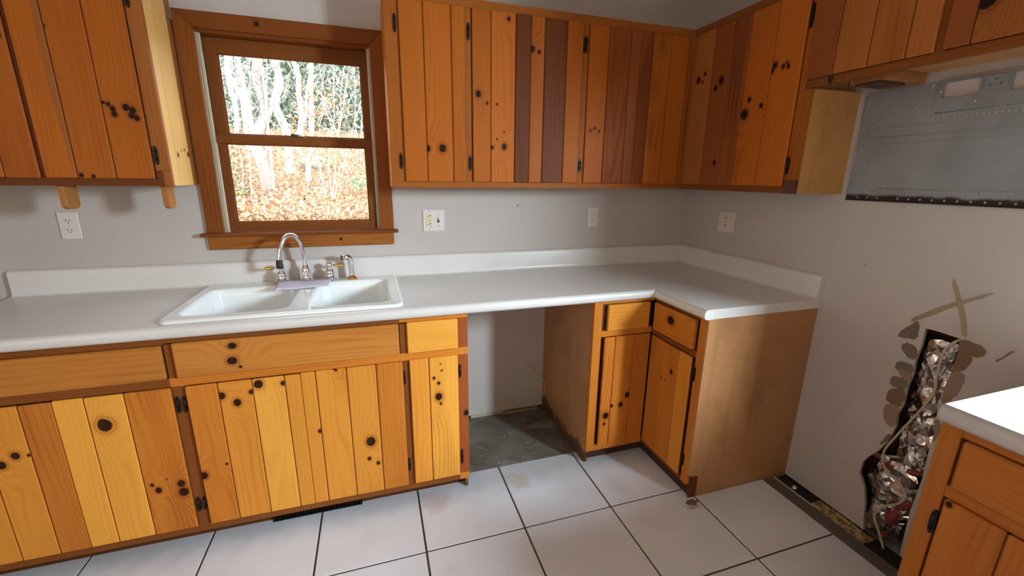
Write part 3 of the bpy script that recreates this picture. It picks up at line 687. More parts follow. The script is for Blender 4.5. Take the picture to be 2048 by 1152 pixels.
# ------------------------------------------------------------------ corner base cabinet (L shaped)
cb = thing('corner_base_cabinet', 'L-shaped pine corner base cabinet with a raw tan particle-board end panel', 'cabinet', (-.5, -.5, 0))
PX = -.605; PD = -.615
box('side_panel', M['pb'], cb, -.933, -.918, F + .019, -.002, .0005, .877)
box('side_panel', wood('toe_block_wood', (.12, .04, .015), (.06, .02, .008), 'Z'), cb, -.931, -.916, -.588, -.536, .001, .068)
fbv = lambda x0, x1, z0, z1, nm, m: box(nm, m, cb, x0, x1, F, F + .019, z0, z1, bev=.001)
fbv(-.933, -.889, .069, .877, 'stile', M['frame_lv'])
fbv(-.889, -.606, .855, .877, 'rail', M['frame_lh']); fbv(-.889, -.606, .690, .720, 'rail', M['frame_lh']); fbv(-.889, -.606, .069, .100, 'rail', M['frame_lh'])
box('frame_backing', M['darkwood'], cb, -.889, -.608, F + .013, F + .018, .100, .855)
box('drawer_front', wdh(HONEY, HONEYD, [], DP, K=420, contrast=.45), cb, -.862, -.634, DP, F + .010, .7205, .850, bev=.003)
d = door(cb, 'y', F, DP, [-.872, -.815, -.708, -.6175], .100, .6885, [
    wd(ORNG, ORNGD, [(-.840, .268, .017), (-.845, .222, .008)], DP, contrast=.7), wd(ORNG, ORNGD, [(-.757, .318, .013), (-.724, .367, .013), (-.808, .318, .007)], DP, contrast=.7, D=22), wd(MID, MIDD, [], DP, contrast=.5)])
# right block, faces -x
fx = lambda y0, y1, z0, z1, nm, m, x0=PX, x1=PX + .019: box(nm, m, cb, x0, x1, y0, y1, z0, z1, bev=.001)
fx(-.9545, -.918, .069, .877, 'stile', M['frame_lv'])
fx(-.918, -.607, .853, .877, 'rail', M['frame_h']); fx(-.918, -.607, .682, .712, 'rail', M['frame_h']); fx(-.918, -.607, .069, .090, 'rail', M['frame_h'])
box('frame_backing', M['darkwood'], cb, PX + .013, PX + .018, -.918, -.625, .090, .853)
box('drawer_front', wdh(ORNG, ORNGD, [(-.745, .798, .021)], PD, K=260, D=20, contrast=.6), cb, PD, PX + .010, -.898, -.6185, .7125, .849, bev=.003)
d = door(cb, 'x', PX, PD, [-.6185, -.716, -.822, -.903], .090, .680, [
    wd(ORNG, ORNGD, [], PD, contrast=.6), wd(ORNG, ORNGD, [(-.719, .499, .008), (-.752, .500, .004), (-.787, .558, .010)], PD, contrast=.5), wd(HONEY, HONEYD, [], PD, contrast=.35)])
hinge(d, 'x', -.9215, PX, .572, .642, .015); hinge(d, 'x', -.9205, PX, .148, .214, .015)
bm = bmesh.new()
bm_prism(bm, [(x, -.9655, z) for x, z in [(-.592, .118), (-.598, .125), (-.604, .125), (-.604, .877), (-.002, .877), (-.002, -.0085), (-.140, -.0085), (-.1405, .0006), (-.545, .0006), (-.548, .112)]], (0, .011, 0))
obj('end_panel', bm, M['pb_end'], cb)
box('toe_board', M['darkwood'], cb, -.578, -.566, -.9544, -.566, .001, .0685)
box('toe_board', M['darkwood'], cb, -.914, -.566, -.565, -.553, .001, .0685)
box('toe_block', wood('toe_end_wood', (.14, .045, .016), (.07, .02, .008), 'Z'), cb, -.588, -.551, -.964, -.9547, .001, .117)
box('bottom_panel', M['pb'], cb, -.915, -.53, F + .02, -.01, .070, .082)
# chipped glue lump at the corner foot
bm = bmesh.new(); bm_prism(bm, [(-.590 + .03 * math.cos(a) * random.uniform(.6, 1.3), -.990 + .018 * math.sin(a) * random.uniform(.6, 1.2), .0003) for a in [k * math.pi / 8 for k in range(16)]], (0, 0, .0015)); obj('glue_chip', bm, M['smear_brown'], fl)

# ------------------------------------------------------------------ upper cabinets
ub = thing('wall_cabinet', 'wide knotty pine wall cabinet on the sink wall, right of the window', 'cabinet', (-1.03, -.13, ZU))
UX0 = -1.800
fu = lambda par, x0, x1, z0, z1, nm, m=None: box(nm, m or (M['frame_h'] if nm == 'rail' else M['frame_v']), par, x0, x1, FU, FU + .019, z0, z1, bev=.001)
UFR = (.32, .095, .014); UFRD = (.16, .042, .007)
M['uframe_v'] = wood('upper_frame_upright', UFR, UFRD, 'Z', K=450); M['uframe_h'] = wood('upper_frame_level', UFR, UFRD, 'X', K=450, D=14)
fu(ub, UX0, -.2702, D2, UT, 'rail', M['uframe_h']); fu(ub, UX0, -.2702, ZU, D1, 'rail', M['uframe_h'])
for x0, x1 in ((UX0, -1.742), (-1.466, -1.434), (-.896, -.864), (-.302, -.2702)): fu(ub, x0, x1, D1, D2, 'stile', M['uframe_v'])
box('side_panel', M['frame_lv'], ub, UX0 + .0005, UX0 + .013, FU + .019, -.001, ZU, UT)
box('top_panel', M['pb'], ub, UX0 + .013, -.27, FU + .019, -.001, UT - .014, UT - .002)
box('bottom_panel', M['pb'], ub, UX0 + .013, -.27, FU + .019, -.001, ZU + .012, ZU + .024)
UA, UB = (.40, .108, .012), (.23, .050, .007)
UR, URD = (.145, .040, .010), (.085, .021, .006)
US, USD = (.26, .070, .012), (.15, .036, .007)
d = door(ub, 'y', FU, DU, [-1.741, -1.642, -1.524, -1.466], D1, D2, [
    wd(UA, UB, [], DU, contrast=.4), wd(UA, UB, [(-1.572, 1.549, .016), (-1.640, 1.547, .013)], DU, contrast=.55, D=18), wd(UA, UB, [], DU, contrast=.6, K=180)])
hinge(d, 'y', -1.756, FU, 2.000, 2.071); hinge(d, 'y', -1.756, FU, 1.455, 1.525)
d = door(ub, 'y', FU, DU, [-1.432, -1.348, -1.232, -1.159], D1, D2, [
    wd(UA, UB, [(-1.406, 1.787, .014), (-1.365, 1.750, .006)], DU, contrast=.6, D=24), wd(tuple(q * 1.08 for q in UA), UB, [(-1.283, 1.566, .013), (-1.318, 1.598, .004), (-1.284, 1.629, .004), (-1.266, 2.101, .008), (-1.318, 1.749, .005), (-1.34, 1.56, .007)], DU, contrast=.6, K=230), wd(UR, URD, [], DU, contrast=.6)])
hinge(d, 'y', -1.4475, FU, 2.000, 2.070); hinge(d, 'y', -1.445, FU, 1.453, 1.522)
d = door(ub, 'y', FU, DU, [-1.1575, -1.091, -.980, -.897], D1, D2, [
    wd(UA, UB, [(-1.151, 1.993, .011), (-1.119, 1.982, .008)], DU, contrast=.7), wd(UR, URD, [], DU, contrast=.6, D=12), wd(tuple(q * .95 for q in UA), UB, [], DU, contrast=.4)])
hinge(d, 'y', -.891, FU, 2.003, 2.068, .009)
hinge(d, 'y', -.891, FU, 1.456, 1.520, .009)
d = door(ub, 'y', FU, DU, [-.863, -.759, -.641, -.583], D1, D2, [
    wd(tuple(q * 1.05 for q in UA), UB, [(-.838, 1.655, .006), (-.79, 1.655, .006), (-.815, 1.668, .006)], DU, contrast=.4), wd(US, (.16, .035, .010), [], DU, contrast=.9, K=150, D=34), wd((.27, .075, .02), USD, [], DU, contrast=.7)])
hinge(d, 'y', -.880, FU, 2.001, 2.074); hinge(d, 'y', -.881, FU, 1.454, 1.521)
d = door(ub, 'y', FU, DU, [-.5815, -.513, -.407, -.303], D1, D2, [
    wd(US, USD, [], DU, contrast=.7, heart=(-.62 + DU + .09, (.16, .04, .012))), wd(UA, (.17, .045, .012), [], DU, contrast=1.0, K=120, D=30), wd(UA, UB, [], DU, contrast=.35)])

# right wall tall upper
ur = thing('wall_cabinet', 'single-door pine wall cabinet on the right wall beside the empty range space', 'cabinet', (-.13, -.62, ZU))
fr = lambda par, y0, y1, z0, z1, nm, m=None: box(nm, m or (M['uframe_h'] if nm == 'rail' else M['uframe_v']), par, FU, FU + .019, y0, y1, z0, z1, bev=.001)
RY = -.2703
fr(ur, -.941, RY, D2, UT, 'rail', M['frame_h']); fr(ur, -.913, RY, ZU, D1, 'rail', M['frame_h'])
fr(ur, -.306, RY, D1, D2, 'stile'); fr(ur, -.941, -.9135, D1 + .026, D2, 'stile'); fr(ur, -.9655, -.9415, D1 + .026, 1.770, 'stile')
box('rail_end', plain('dark_stained_block', (.085, .025, .010), .45), ur, FU - .001, FU + .019, -.9660, -.9135, ZU - .0005, 1.4285, bev=.001)
box('end_panel', M['pb_up'], ur, FU + .0192, -.001, -.9655, -.9540, ZU - .0005, 1.7705)
box('end_panel', M['pb_up'], ur, FU + .0192, -.001, -.9400, -.9300, 1.771, UT)
box('top_panel', M['pb'], ur, FU + .0192, -.001, -.929, -.275, UT - .014, UT - .002); box('bottom_panel', M['pb'], ur, FU + .0192, -.001, -.9535, -.275, ZU + .012, ZU + .024)
RS = (.36, .12, .026); RSD = (.20, .058, .013)
d = door(ur, 'x', FU, DU, [-.307, -.431, -.547, -.643, -.777, -.912], D1, D2, [
    wd(RS, RSD, [(-.347, 1.912, .013), (-.389, 1.934, .009), (-.378, 1.90, .006)], DU, contrast=.5), wd((.22, .062, .017), RSD, [(-.505, 1.884, .015), (-.472, 1.854, .011), (-.525, 1.508, .011)], DU, contrast=.8),
    wd((.26, .075, .018), REDD, [], DU, contrast=1.0, K=160), wd(UA, UB, [(-.668, 1.712, .020), (-.686, 1.771, .011), (-.753, 1.737, .009)], DU, contrast=.7, D=26, K=230), wd(tuple(q * 1.05 for q in UA), UB, [(-.795, 1.885, .012), (-.835, 1.872, .008), (-.858, 1.868, .008), (-.785, 1.865, .009), (-.85, 1.885, .006)], DU, contrast=.35)])
hinge(d, 'x', -.9225, FU, 1.452, 1.521, .014); hinge(d, 'x', -.9225, FU, 1.985, 2.074, .014)

# short upper over the range
us = thing('wall_cabinet', 'short pine wall cabinet over the range space, above the grey metal plate', 'cabinet', (-.13, -1.34, 1.772))
SE = -1.745
fr(us, SE, -.9425, D2, UT, 'rail', M['frame_h']); fr(us, SE, -.9425, 1.772, 1.800, 'rail', M['frame_h'])
fr(us, -.9485, -.9425, 1.800, D2, 'stile', M['frame_v']); fr(us, -1.372, -1.336, 1.800, D2, 'stile', M['frame_v']); fr(us, SE, SE + .03, 1.800, D2, 'stile', M['frame_v'])
box('rail_notch', M['blackhole'], us, FU - .0012, FU, -1.045, -1.028, 1.774, 1.797)
box('bottom_panel', M['pb_up'], us, FU + .0192, -.001, SE, -.9665, 1.798, 1.810); box('end_panel', M['pb_up'], us, FU + .0192, -.001, SE, SE + .012, 1.811, UT)
box('top_panel', M['pb_up'], us, FU + .0192, -.001, SE + .012, -.9425, UT - .014, UT - .002)
for ss, bs in (([-.9455, -1.043, -1.159, -1.271, -1.344], [wd((.26, .07, .02), RSD, [], DU), wd(RS, RSD, [], DU, contrast=.6), wd(RS, RSD, [], DU, contrast=.7), wd(RS, RSD, [], DU, contrast=.3)]),
               ([-1.366, -1.429, -1.545, -1.640, -1.725], [wd((.26, .07, .02), RSD, [], DU), wd(RS, RSD, [(-1.445, 1.905, .022)], DU, contrast=.6), wd(RS, RSD, [], DU), wd(RS, RSD, [], DU)])):
    d = door(us, 'x', FU, DU, ss, 1.802, D2, bs)
hinge(d, 'x', -1.735, FU, 1.85, 1.91, .012)
blk = tag(box('wood_block', wood('offcut_pine', (.34, .14, .045), (.18, .06, .02), 'X', K=600), None, -.205, -.0065, -1.185, -1.070, 1.7655, 1.7975, bev=.002), 'small pine offcut block fixed under the short wall cabinet', 'block')
box('block_strip', plain('dark_strip', (.05, .02, .012), .5), blk, -.206, -.080, -1.165, -1.085, 1.758, 1.7652)
# old screw hook under the cabinet edge
bm = bmesh.new(); bm_tube(bm, [(-.13, -1.005, 1.7975), (-.13, -1.005, 1.772), (-.13, -1.012, 1.768), (-.13, -1.018, 1.774)], .0014, 6); obj('screw_hook', bm, M['black'], us)

# left upper
ul = thing('wall_cabinet', 'knotty pine wall cabinet left of the window with a pale plank side', 'cabinet', (-3.0, -.13, ZU))
LX = -2.624; L0 = -3.40
LF = (.33, .11, .024); LFD = (.18, .05, .012)
M['lf_v'] = wood('left_frame_upright', LF, LFD, 'Z', K=450); M['lf_h'] = wood('left_frame_level', (.15, .042, .012), (.08, .02, .007), 'X', K=450)
fu(ul, L0, LX, D2, UT, 'rail', M['lf_h']); fu(ul, L0, -2.650, ZU, D1, 'rail', M['lf_h']); fu(ul, -2.672, LX, D1 + .030, D2, 'stile', M['lf_v']); fu(ul, -2.650, LX, ZU, D1 + .0295, 'stile', M['lf_v'])
fu(ul, -2.672, -2.6505, D1 + .0005, D1 + .0295, 'stile', M['lf_h'])
fu(ul, -3.016, -3.002, D1, D2, 'stile', M['lf_h']); fu(ul, L0, L0 + .03, D1, D2, 'stile', M['lf_v'])
box('top_panel', M['pb'], ul, L0, LX - .013, FU + .019, -.001, UT - .014, UT - .002); box('bottom_panel', M['pb'], ul, L0, LX - .013, FU + .019, -.001, ZU + .012, ZU + .024)
box('end_panel', M['pb'], ul, L0, L0 + .012, FU + .019, -.001, ZU + .024, UT - .014)
sp_ = box('side_panel', M['groove'], ul, LX - .013, LX - .007, FU + .0195, -.001, ZU, UT)
SIDE = (.74, .44, .15); SIDED = (.56, .29, .08)
for (y0, y1, mt) in ((FU + .0198, -.194, wd(SIDE, SIDED, [], 0, contrast=.3)), (-.192, -.055, wd(SIDE, SIDED, [(LX - .170, 1.497, .008), (LX - .098, 1.520, .005), (LX - .066, 1.503, .009), (LX - .130, 1.515, .004)], 0, contrast=.35)), (-.053, -.001, wd(LF, LFD, [], 0))):
    box('board', mt, sp_, LX - .009, LX, y0, y1, ZU, UT, bev=.002)
d = door(ul, 'y', FU, DU, [-3.002, -2.909, -2.794, -2.674], D1, D2, [
    wd(UA, UB, [], DU, contrast=.5, heart=(-2.965 + DU, (.27, .09, .02))), wd(UA, UB, [(-2.897, 1.414, .007), (-2.862, 1.410, .006), (-2.91, 1.90, .008)], DU, contrast=.5), wd(UA, UB, [(-2.773, 1.663, .007), (-2.760, 1.630, .010), (-2.762, 1.648, .009), (-2.786, 1.668, .005), (-2.722, 1.655, .012), (-2.704, 1.645, .011), (-2.710, 1.628, .010), (-2.695, 1.620, .009)], DU, contrast=.5, D=14)])
hinge(d, 'y', -2.6605, FU, 1.455, 1.524); hinge(d, 'y', -2.6605, FU, 1.985, 2.055)
d = door(ul, 'y', FU, DU, [-3.370, -3.300, -3.200, -3.114, -3.017], D1, D2, [wd(UA, UB, [], DU), wd(UA, UB, [], DU), wd(UA, UB, [(-3.123, 1.475, .010)], DU, contrast=.6), wd(tuple(q * .92 for q in UA), UB, [(-3.03, 1.86, .006)], DU, contrast=.6)])
# towel-bar arms under it
for x, lab in ((-2.972, 'rounded pine arm under the left wall cabinet, above the outlet'), (-2.656, 'rounded pine arm under the left wall cabinet, nearest the window')):
    n = 8; yc = -.214; hw = .033 if x > -2.8 else .040
    pts = [(x, yc - hw, ZU - .0006), (x, yc - hw, 1.303)] + [(x, yc - hw * math.cos(t), 1.303 - .016 * math.sin(t)) for t in [math.pi * k / n for k in range(1, n)]] + [(x, yc + hw, 1.303), (x, yc + hw, ZU - .0006)]
    bm = bmesh.new(); bm_prism(bm, pts, (-.019, 0, 0)); bmesh.ops.bevel(bm, geom=bm.edges[:], offset=.0015, segments=1, affect='EDGES')
    tag(obj('towel_bar_arm', bm, wood('arm_pine', (.40, .165, .045), (.24, .08, .02), 'Z', K=600)), lab, 'bracket', 'arms of the removed paper-towel bar')

# ------------------------------------------------------------------ near counter and cabinet (lower right)
nc = thing('near_countertop', 'white laminate worktop at the lower right across the range space', 'countertop', (-.3, -2.2, .876))
NEND = -3.1
bm = bmesh.new()
def PN(d_, z, e): return (-d_, (YN if e == 0 else NEND), z)
full = [(.020, .876), (.585, .876)] + PROF + [(.020, .914)]
a = [bm.verts.new(PN(d_, z, 0)) for d_, z in full]; b = [bm.verts.new(PN(d_, z, 1)) for d_, z in full]
for i in range(len(full)):
    f = bm.faces.new((a[i], a[(i + 1) % len(full)], b[(i + 1) % len(full)], b[i])); f.smooth = 2 <= i <= 8
bm.faces.new(a[::-1]); bm.faces.new(b)
obj('worktop_section', bm, M['counter'], nc, recalc=True)
box('upstand', M['counter'], nc, -.0195, -.0005, NEND, YN, .876, 1.020, bev=.004)
nb = thing('near_base_cabinet', 'pine base cabinet with a drawer and door at the lower right corner', 'cabinet', (-.3, -2.2, 0))
NM, NMD = (.40, .135, .024), (.22, .06, .011)
nmh = wood('near_frame_level', NM, NMD, 'X', K=300); nmv = wood('near_frame_upright', NM, NMD, 'Z', K=300)
box('rail', nmh, nb, PX, PX + .019, NEND, YN - .04, .846, .8755, bev=.001); box('rail', nmh, nb, PX, PX + .019, NEND, YN - .04, .684, .716, bev=.001); box('rail', nmh, nb, PX, PX + .019, NEND, YN - .04, .069, .095, bev=.001)
box('stile', nmv, nb, PX, PX + .019, YN - .0395, YN, .069, .8755, bev=.001)
box('frame_backing', M['darkwood'], nb, PX + .012, PX + .018, NEND, YN - .04, .095, .846)
box('drawer_front', wdh(NM, NMD, [], PD, K=300, D=18, contrast=.5), nb, PD, PX + .01, -2.27, -1.790, .7165, .843, bev=.005)
box('drawer_front', wdh(NM, NMD, [], PD, K=300, D=18, contrast=.5), nb, PD, PX + .01, -2.80, -2.31, .7165, .843, bev=.005)
d = door(nb, 'x', PX, PD, [-1.790, -1.90, -2.02, -2.14, -2.27], .095, .6835, [wd(NM, NMD, [(-1.801, .676, .007)], PD), wd(NM, NMD, [], PD), wd(NM, NMD, [], PD), wd(NM, NMD, [], PD)])
hinge(d, 'x', -1.779, PX, .572, .640, .014); hinge(d, 'x', -1.779, PX, .16, .225, .014)
door(nb, 'x', PX, PD, [-2.31, -2.43, -2.55, -2.68, -2.80], .095, .6835, [wd(NM, NMD, [], PD) for _ in range(4)])
box('side_panel', M['pb'], nb, PX + .019, -.002, YN - .013, YN, .0005, .8755); box('side_panel', M['pb'], nb, PX + .019, -.002, NEND, NEND + .013, .0005, .8755)
box('toe_board', M['darkwood'], nb, -.540, -.528, NEND + .014, YN - .014, .001, .069)

# ------------------------------------------------------------------ microwave mounting plate on the right wall
mp = thing('mounting_plate', 'grey perforated steel appliance mounting plate on the wall over the range space', 'plate', (-.003, -1.37, 1.36))
def poly(y, z, r, n=10): return [(-.001, y + r * math.cos(2 * math.pi * k / n), z + r * math.sin(2 * math.pi * k / n)) for k in range(n)]
PE = -1.748; YC = -1.370
holes = []
def mir(y): return 2 * YC - y
for k in range(6): holes.append((-1.022 - .0358 * k, 1.689, .0041))
for k in range(5): holes.append((-1.0355 - .0358 * k, 1.674, .0041 if k != 3 else .003))
for k in range(6): holes.append((-1.028 - .0358 * k, 1.6585, .0041))
for k in range(5): holes.append((-1.041 - .0358 * k, 1.6435, .0041))
hl = list(holes)
holes += [(mir(y), z, r) for y, z, r in hl]
for k in range(20):
    y = -1.2265 - .0151 * k
    holes.append((y, 1.644, .0048))
for k in range(19): holes.append((-1.054 - .0357 * k, 1.3955, .0042))
for k in (0, 1, 2) + tuple(range(4, 19)): holes.append((-1.035 - .0357 * k, 1.366, .0042))
holes += [(-1.011, 1.554, .005), (mir(-1.011), 1.554, .005), (-1.208, 1.752, .0075), (-1.2245, 1.7555, .0036)]
hs = []
for y, z, r in holes:
    if PE + .01 < y < -.995 and not any(math.hypot(y - a, z - b) < .0085 for a, b, _ in hs): hs.append((y, z, r))
bm = bmesh.new()
outl = [(-.001, y, z) for y, z in [(-.992, 1.357), (-.9905, 1.755), (-.997, 1.764), (-1.2315, 1.764), (-1.2315, 1.668), (mir(-1.2315), 1.668), (mir(-1.2315), 1.764), (PE + .006, 1.764), (PE, 1.757), (PE, 1.357)]]
plate_with_holes(bm, outl, [poly(*q) for q in hs], (-.0025, 0, 0)); pl = obj('sheet', bm, M['sheet'], mp)
bm = bmesh.new()   # raised strip: frame bars around two rectangular openings
YM = mir(-1.2285)
for y0, y1, z0, z1 in ((-1.2285, YM, 1.662, 1.704), (-1.2285, YM, 1.7572, 1.767), (-1.2285, -1.2430, 1.7042, 1.757), (-1.343, -1.4135, 1.7042, 1.757), (-1.513, YM, 1.7042, 1.757)):
    bm_box(bm, -.009, -.0036, y0, y1, z0, z1)
obj('raised_panel', bm, M['sheet'], mp)
for y0, y1 in ((-1.2430, -1.343), (-1.4135, -1.513)):
    for b_ in ((y0, y1, 1.7042, 1.7057), (y0, y1, 1.7555, 1.7570), (y0, y0 - .0015, 1.7058, 1.7554), (y1 + .0015, y1, 1.7058, 1.7554)): box('opening_lip', M['sheet'], mp, -.0105, -.0036, *b_)
for y, z, r in ((-1.2365, 1.731, .0045), (-1.3365, 1.686, .0035)):
    bm = bmesh.new(); bm_lathe(bm, [(r, 0), (r, .0015), (r * .5, .0016)], (-.009, y, z), axis=(-1, 0, 0), seg=12); obj('screw', bm, M['chrome'], mp)
bm = bmesh.new()
q = [(y, z) for y, z in ((-1.354, 1.714), (-1.408, 1.714), (-1.4055, 1.755), (-1.352, 1.756))]
plate_with_holes(bm, [(-.0092, y, z) for y, z in q], [[(-.0092, p[1], p[2]) for p in poly(a, b, .0042)] for a, b in ((-1.366, 1.728), (-1.3925, 1.729), (-1.379, 1.744))], (-.004, 0, 0)); obj('embossed_boss', bm, M['sheet'], mp, recalc=True)
def ridge(pts, r=.0013):
    bm = bmesh.new(); bm_tube(bm, [(-.0036, y, z) for y, z in pts], r, 6); obj('embossed_line', bm, M['sheet'], mp)
def arc(y, z, r, a0, a1, n=5): return [(y + r * math.cos(math.radians(a0 + (a1 - a0) * k / n)), z + r * math.sin(math.radians(a0 + (a1 - a0) * k / n))) for k in range(n + 1)]
ridge([(-1.060, 1.405)] + [(-1.0595, 1.41)] + [(-1.060, 1.555)] + arc(-1.072, 1.556, .012, 0, 90) + [(PE + .08, 1.568)])
ridge([(-1.026, 1.598), (-1.026, 1.617)] + arc(-1.036, 1.617, .010, 0, 90) + [(PE + .04, 1.627)])
ridge([(-1.040, 1.594), (PE + .04, 1.594)], .001); ridge([(-1.10, 1.402), (PE + .05, 1.402)], .001)
ridge([(-.9915, 1.36), (-.9915, 1.755)], .0018); ridge([(-1.2315, 1.660), (mir(-1.2315), 1.660)], .0018)
bm = bmesh.new(); bm_box(bm, -.0062, -.0036, -1.012, -.991, 1.712, 1.733, bev=.001); obj('corner_tab', bm, M['sheet'], mp)
bm = bmesh.new(); bm_box(bm, -.010, -.001, PE, -.992, 1.353, 1.3568); obj('bottom_flange', bm, plain('greasy_flange', (.02, .012, .008), .5, .2), mp)

# ------------------------------------------------------------------ duct foil, insulation and cable inside the hole
bm = bmesh.new(); ny, nz = 9, 56; grid = []
rr = random.Random(3)
for j in range(nz + 1):
    z = .02 + .86 * j / nz; row_ = []
    cz = -1.412 + (.006 * math.sin(z * 7)); hwid = .057 if z > .36 else .062
    if z < .36: cz = -1.372 - .012 * math.sin(z * 9); hwid = .062 + .026 * max(0, math.sin((z - .12) / .24 * math.pi))
    for i in range(ny + 1):
        t = -1 + 2 * i / ny; y = cz + hwid * t
        v = Vector((y * 30, z * 22, 1.7)); dpt = .030 - .022 * math.sqrt(max(0, 1 - t * t)) + .020 * mnoise.noise(v) + .010 * mnoise.noise(v * 2.1)
        row_.append(bm.verts.new((max(dpt - .001, .0015), y + rr.uniform(-.004, .004), z + rr.uniform(-.006, .006))))
    grid.append(row_)
for j in range(nz):
    for i in range(ny):
        a, b, c_, e = grid[j][i], grid[j][i + 1], grid[j + 1][i + 1], grid[j + 1][i]
        if rr.random() < .5: bm.faces.new((a, b, c_)); bm.faces.new((a, c_, e))
        else: bm.faces.new((a, b, e)); bm.faces.new((b, c_, e))
tag(obj('foil_insulation', bm, M['foil']), 'crumpled silver foil-faced insulation showing in the torn wall opening', 'insulation')
bm = bmesh.new(); nseg = 30; g2 = []
for j in range(nseg + 1):
    z = .50 + .22 * j / nseg; g2.append([bm.verts.new((.045 + .008 * mnoise.noise(Vector((z * 40, k * 3.0, 0))), -1.354 - .009 * k, z)) for k in range(3)])
for j in range(nseg):
    for k in range(2): bm.faces.new((g2[j][k], g2[j][k + 1], g2[j + 1][k + 1], g2[j + 1][k]))
rl = obj('red_wrap', bm, M['redwrap']); rl.parent = wr
bm = bmesh.new(); bm_tube(bm, smooth_path([(.03, -1.285, .345), (.025, -1.33, .335), (.022, -1.38, .330), (.03, -1.43, .345), (.035, -1.465, .36)], 5), [.014 + .004 * math.sin(k) for k in range(21)], 8)
bm_tube(bm, smooth_path([(.03, -1.39, .02), (.02, -1.40, .10), (.025, -1.425, .18), (.03, -1.45, .24)], 6), [.02 + .004 * math.sin(k) for k in range(19)], 8)
rl = obj('red_wrap', bm, M['redwrap']); rl.parent = wr
cab = [(.02, -1.462, .905), (-.010, -1.455, .895), (-.012, -1.436, .855), (-.008, -1.432, .78), (-.006, -1.437, .694), (-.006, -1.415, .612), (-.010, -1.369, .478), (-.012, -1.342, .382), (-.012, -1.363, .317), (-.011, -1.417, .292), (-.011, -1.443, .262), (-.011, -1.430, .214), (-.011, -1.385, .160), (-.011, -1.366, .100), (-.011, -1.392, .049), (-.018, -1.425, -.004)]
bm = bmesh.new(); bm_tube(bm, smooth_path(cab, 6), .0042, 8); tag(obj('electric_cable', bm, M['tape']), 'cream flat cable snaking down over the foil in the wall hole', 'cable')
bm = bmesh.new(); bm_tube(bm, smooth_path([(-1.056, -.012, .310), (-1.030, -.022, .302), (-.985, -.035, .262), (-.945, -.045, .205), (-.932, -.050, .155), (-.945, -.046, .110), (-.975, -.036, .075), (-.993, -.026, .030), (-.997, -.018, .0035)], 6), .0026, 8)
tag(obj('telephone_wire', bm, M['tape']), 'thin beige wire curling out of the wall in the empty appliance bay', 'wire')

# ------------------------------------------------------------------ outlets
def outlet(parent, c, axis, kind='duplex', tilt=0):
    """face centre c on the wall; local frame u (sideways), z up, n out of wall"""
    c = Vector(c); u = Vector((1, 0, 0)) if axis == 'y' else Vector((0, -1, 0)); n = Vector((0, -1, 0)) if axis == 'y' else Vector((-1, 0, 0))
    def bx(bm, du, dz, w_, h_, n0, n1, bev=0):
        p = c + u * du; a = p - u * w_ / 2 + n * n0 + Vector((0, 0, dz - h_ / 2)); b = p + u * w_ / 2 + n * n1 + Vector((0, 0, dz + h_ / 2)); bm_box(bm, a.x, b.x, a.y, b.y, a.z, b.z, bev=bev)
    def receptacle(par, du, dz):
        bm = bmesh.new(); k = 16; pts = []
        for i in range(k):
            t = 2 * math.pi * i / k; x = .0165 * math.cos(t); z = max(-.0118, min(.0118, .0155 * math.sin(t))); pts.append(c + u * (du + x) + n * .0058 + Vector((0, 0, dz + z)))
        bm_prism(bm, pts, n * .0022); r = obj('receptacle', bm, M['plastic'], par)
        bm = bmesh.new(); bx(bm, du - .0062, dz + .003, .0022, .0075, .0078, .0084); bx(bm, du + .0062, dz + .003, .0022, .006, .0078, .0084); bx(bm, du, dz - .0065, .004, .004, .0078, .0084); obj('slot', bm, M['blackhole'], r)
    wdt = .070 if kind == 'duplex' else .114
    bm = bmesh.new(); bx(bm, 0, 0, wdt, .114, .0003, .006, bev=.0022); obj('cover_plate', bm, M['plastic'], parent)
    if kind == 'duplex':
        receptacle(parent, 0, .020); receptacle(parent, 0, -.020); bm = bmesh.new(); bm_lathe(bm, [(.0028, 0), (.002, .0012)], c + n * .006, axis=n, seg=10); obj('screw', bm, M['chrome'], parent)
    if kind in ('gfci', 'decora'):
        du = -.0235 if kind == 'gfci' else 0
        bm = bmesh.new(); bx(bm, du, 0, .033, .066, .0058, .0085, bev=.001); g_ = obj('receptacle', bm, M['ivory'], parent)
        bm = bmesh.new()
        for s in (1, -1):
            zz = .021 * s; bx(bm, du - .0065, zz + .001, .0045, .0045, .0084, .009); bx(bm, du + .004, zz + .0045, .0075, .004, .0084, .009); bx(bm, du + .004, zz - .005, .0075, .0025, .0084, .009)
        obj('slot', bm, M['blackhole'], g_)
        bm = bmesh.new(); bx(bm, du, .0035, .022, .005, .0084, .0096); bx(bm, du, -.0035, .022, .005, .0084, .0096); obj('test_button', bm, plain('tan_button', (.52, .46, .27), .4), g_)
        bm = bmesh.new()
        for s in (1, -1): bm_lathe(bm, [(.003, 0), (.002, .0012)], c + u * du + n * .006 + Vector((0, 0, .048 * s)), axis=n, seg=10)
        obj('screw', bm, M['chrome'], parent)
    if kind == 'gfci':
        bm = bmesh.new(); bx(bm, .0235, 0, .010, .024, .0058, .0066); s_ = obj('switch', bm, M['blackhole'], parent)
        p = c + u * .0235 + n * .006; bm = bmesh.new(); bm_prism(bm, [p + Vector((0, 0, .0095)) - u * .004, p + Vector((0, 0, .003)) - u * .004, p + n * .008 + Vector((0, 0, .006)) - u * .004, p + n * .009 + Vector((0, 0, .011)) - u * .004], u * .008); obj('toggle', bm, M['plastic'], s_)
        bm = bmesh.new()
        for s in (1, -1): bm_lathe(bm, [(.003, 0), (.002, .0012)], c + u * .0235 + n * .006 + Vector((0, 0, .030 * s)), axis=n, seg=10)
        obj('screw', bm, M['chrome'], parent)
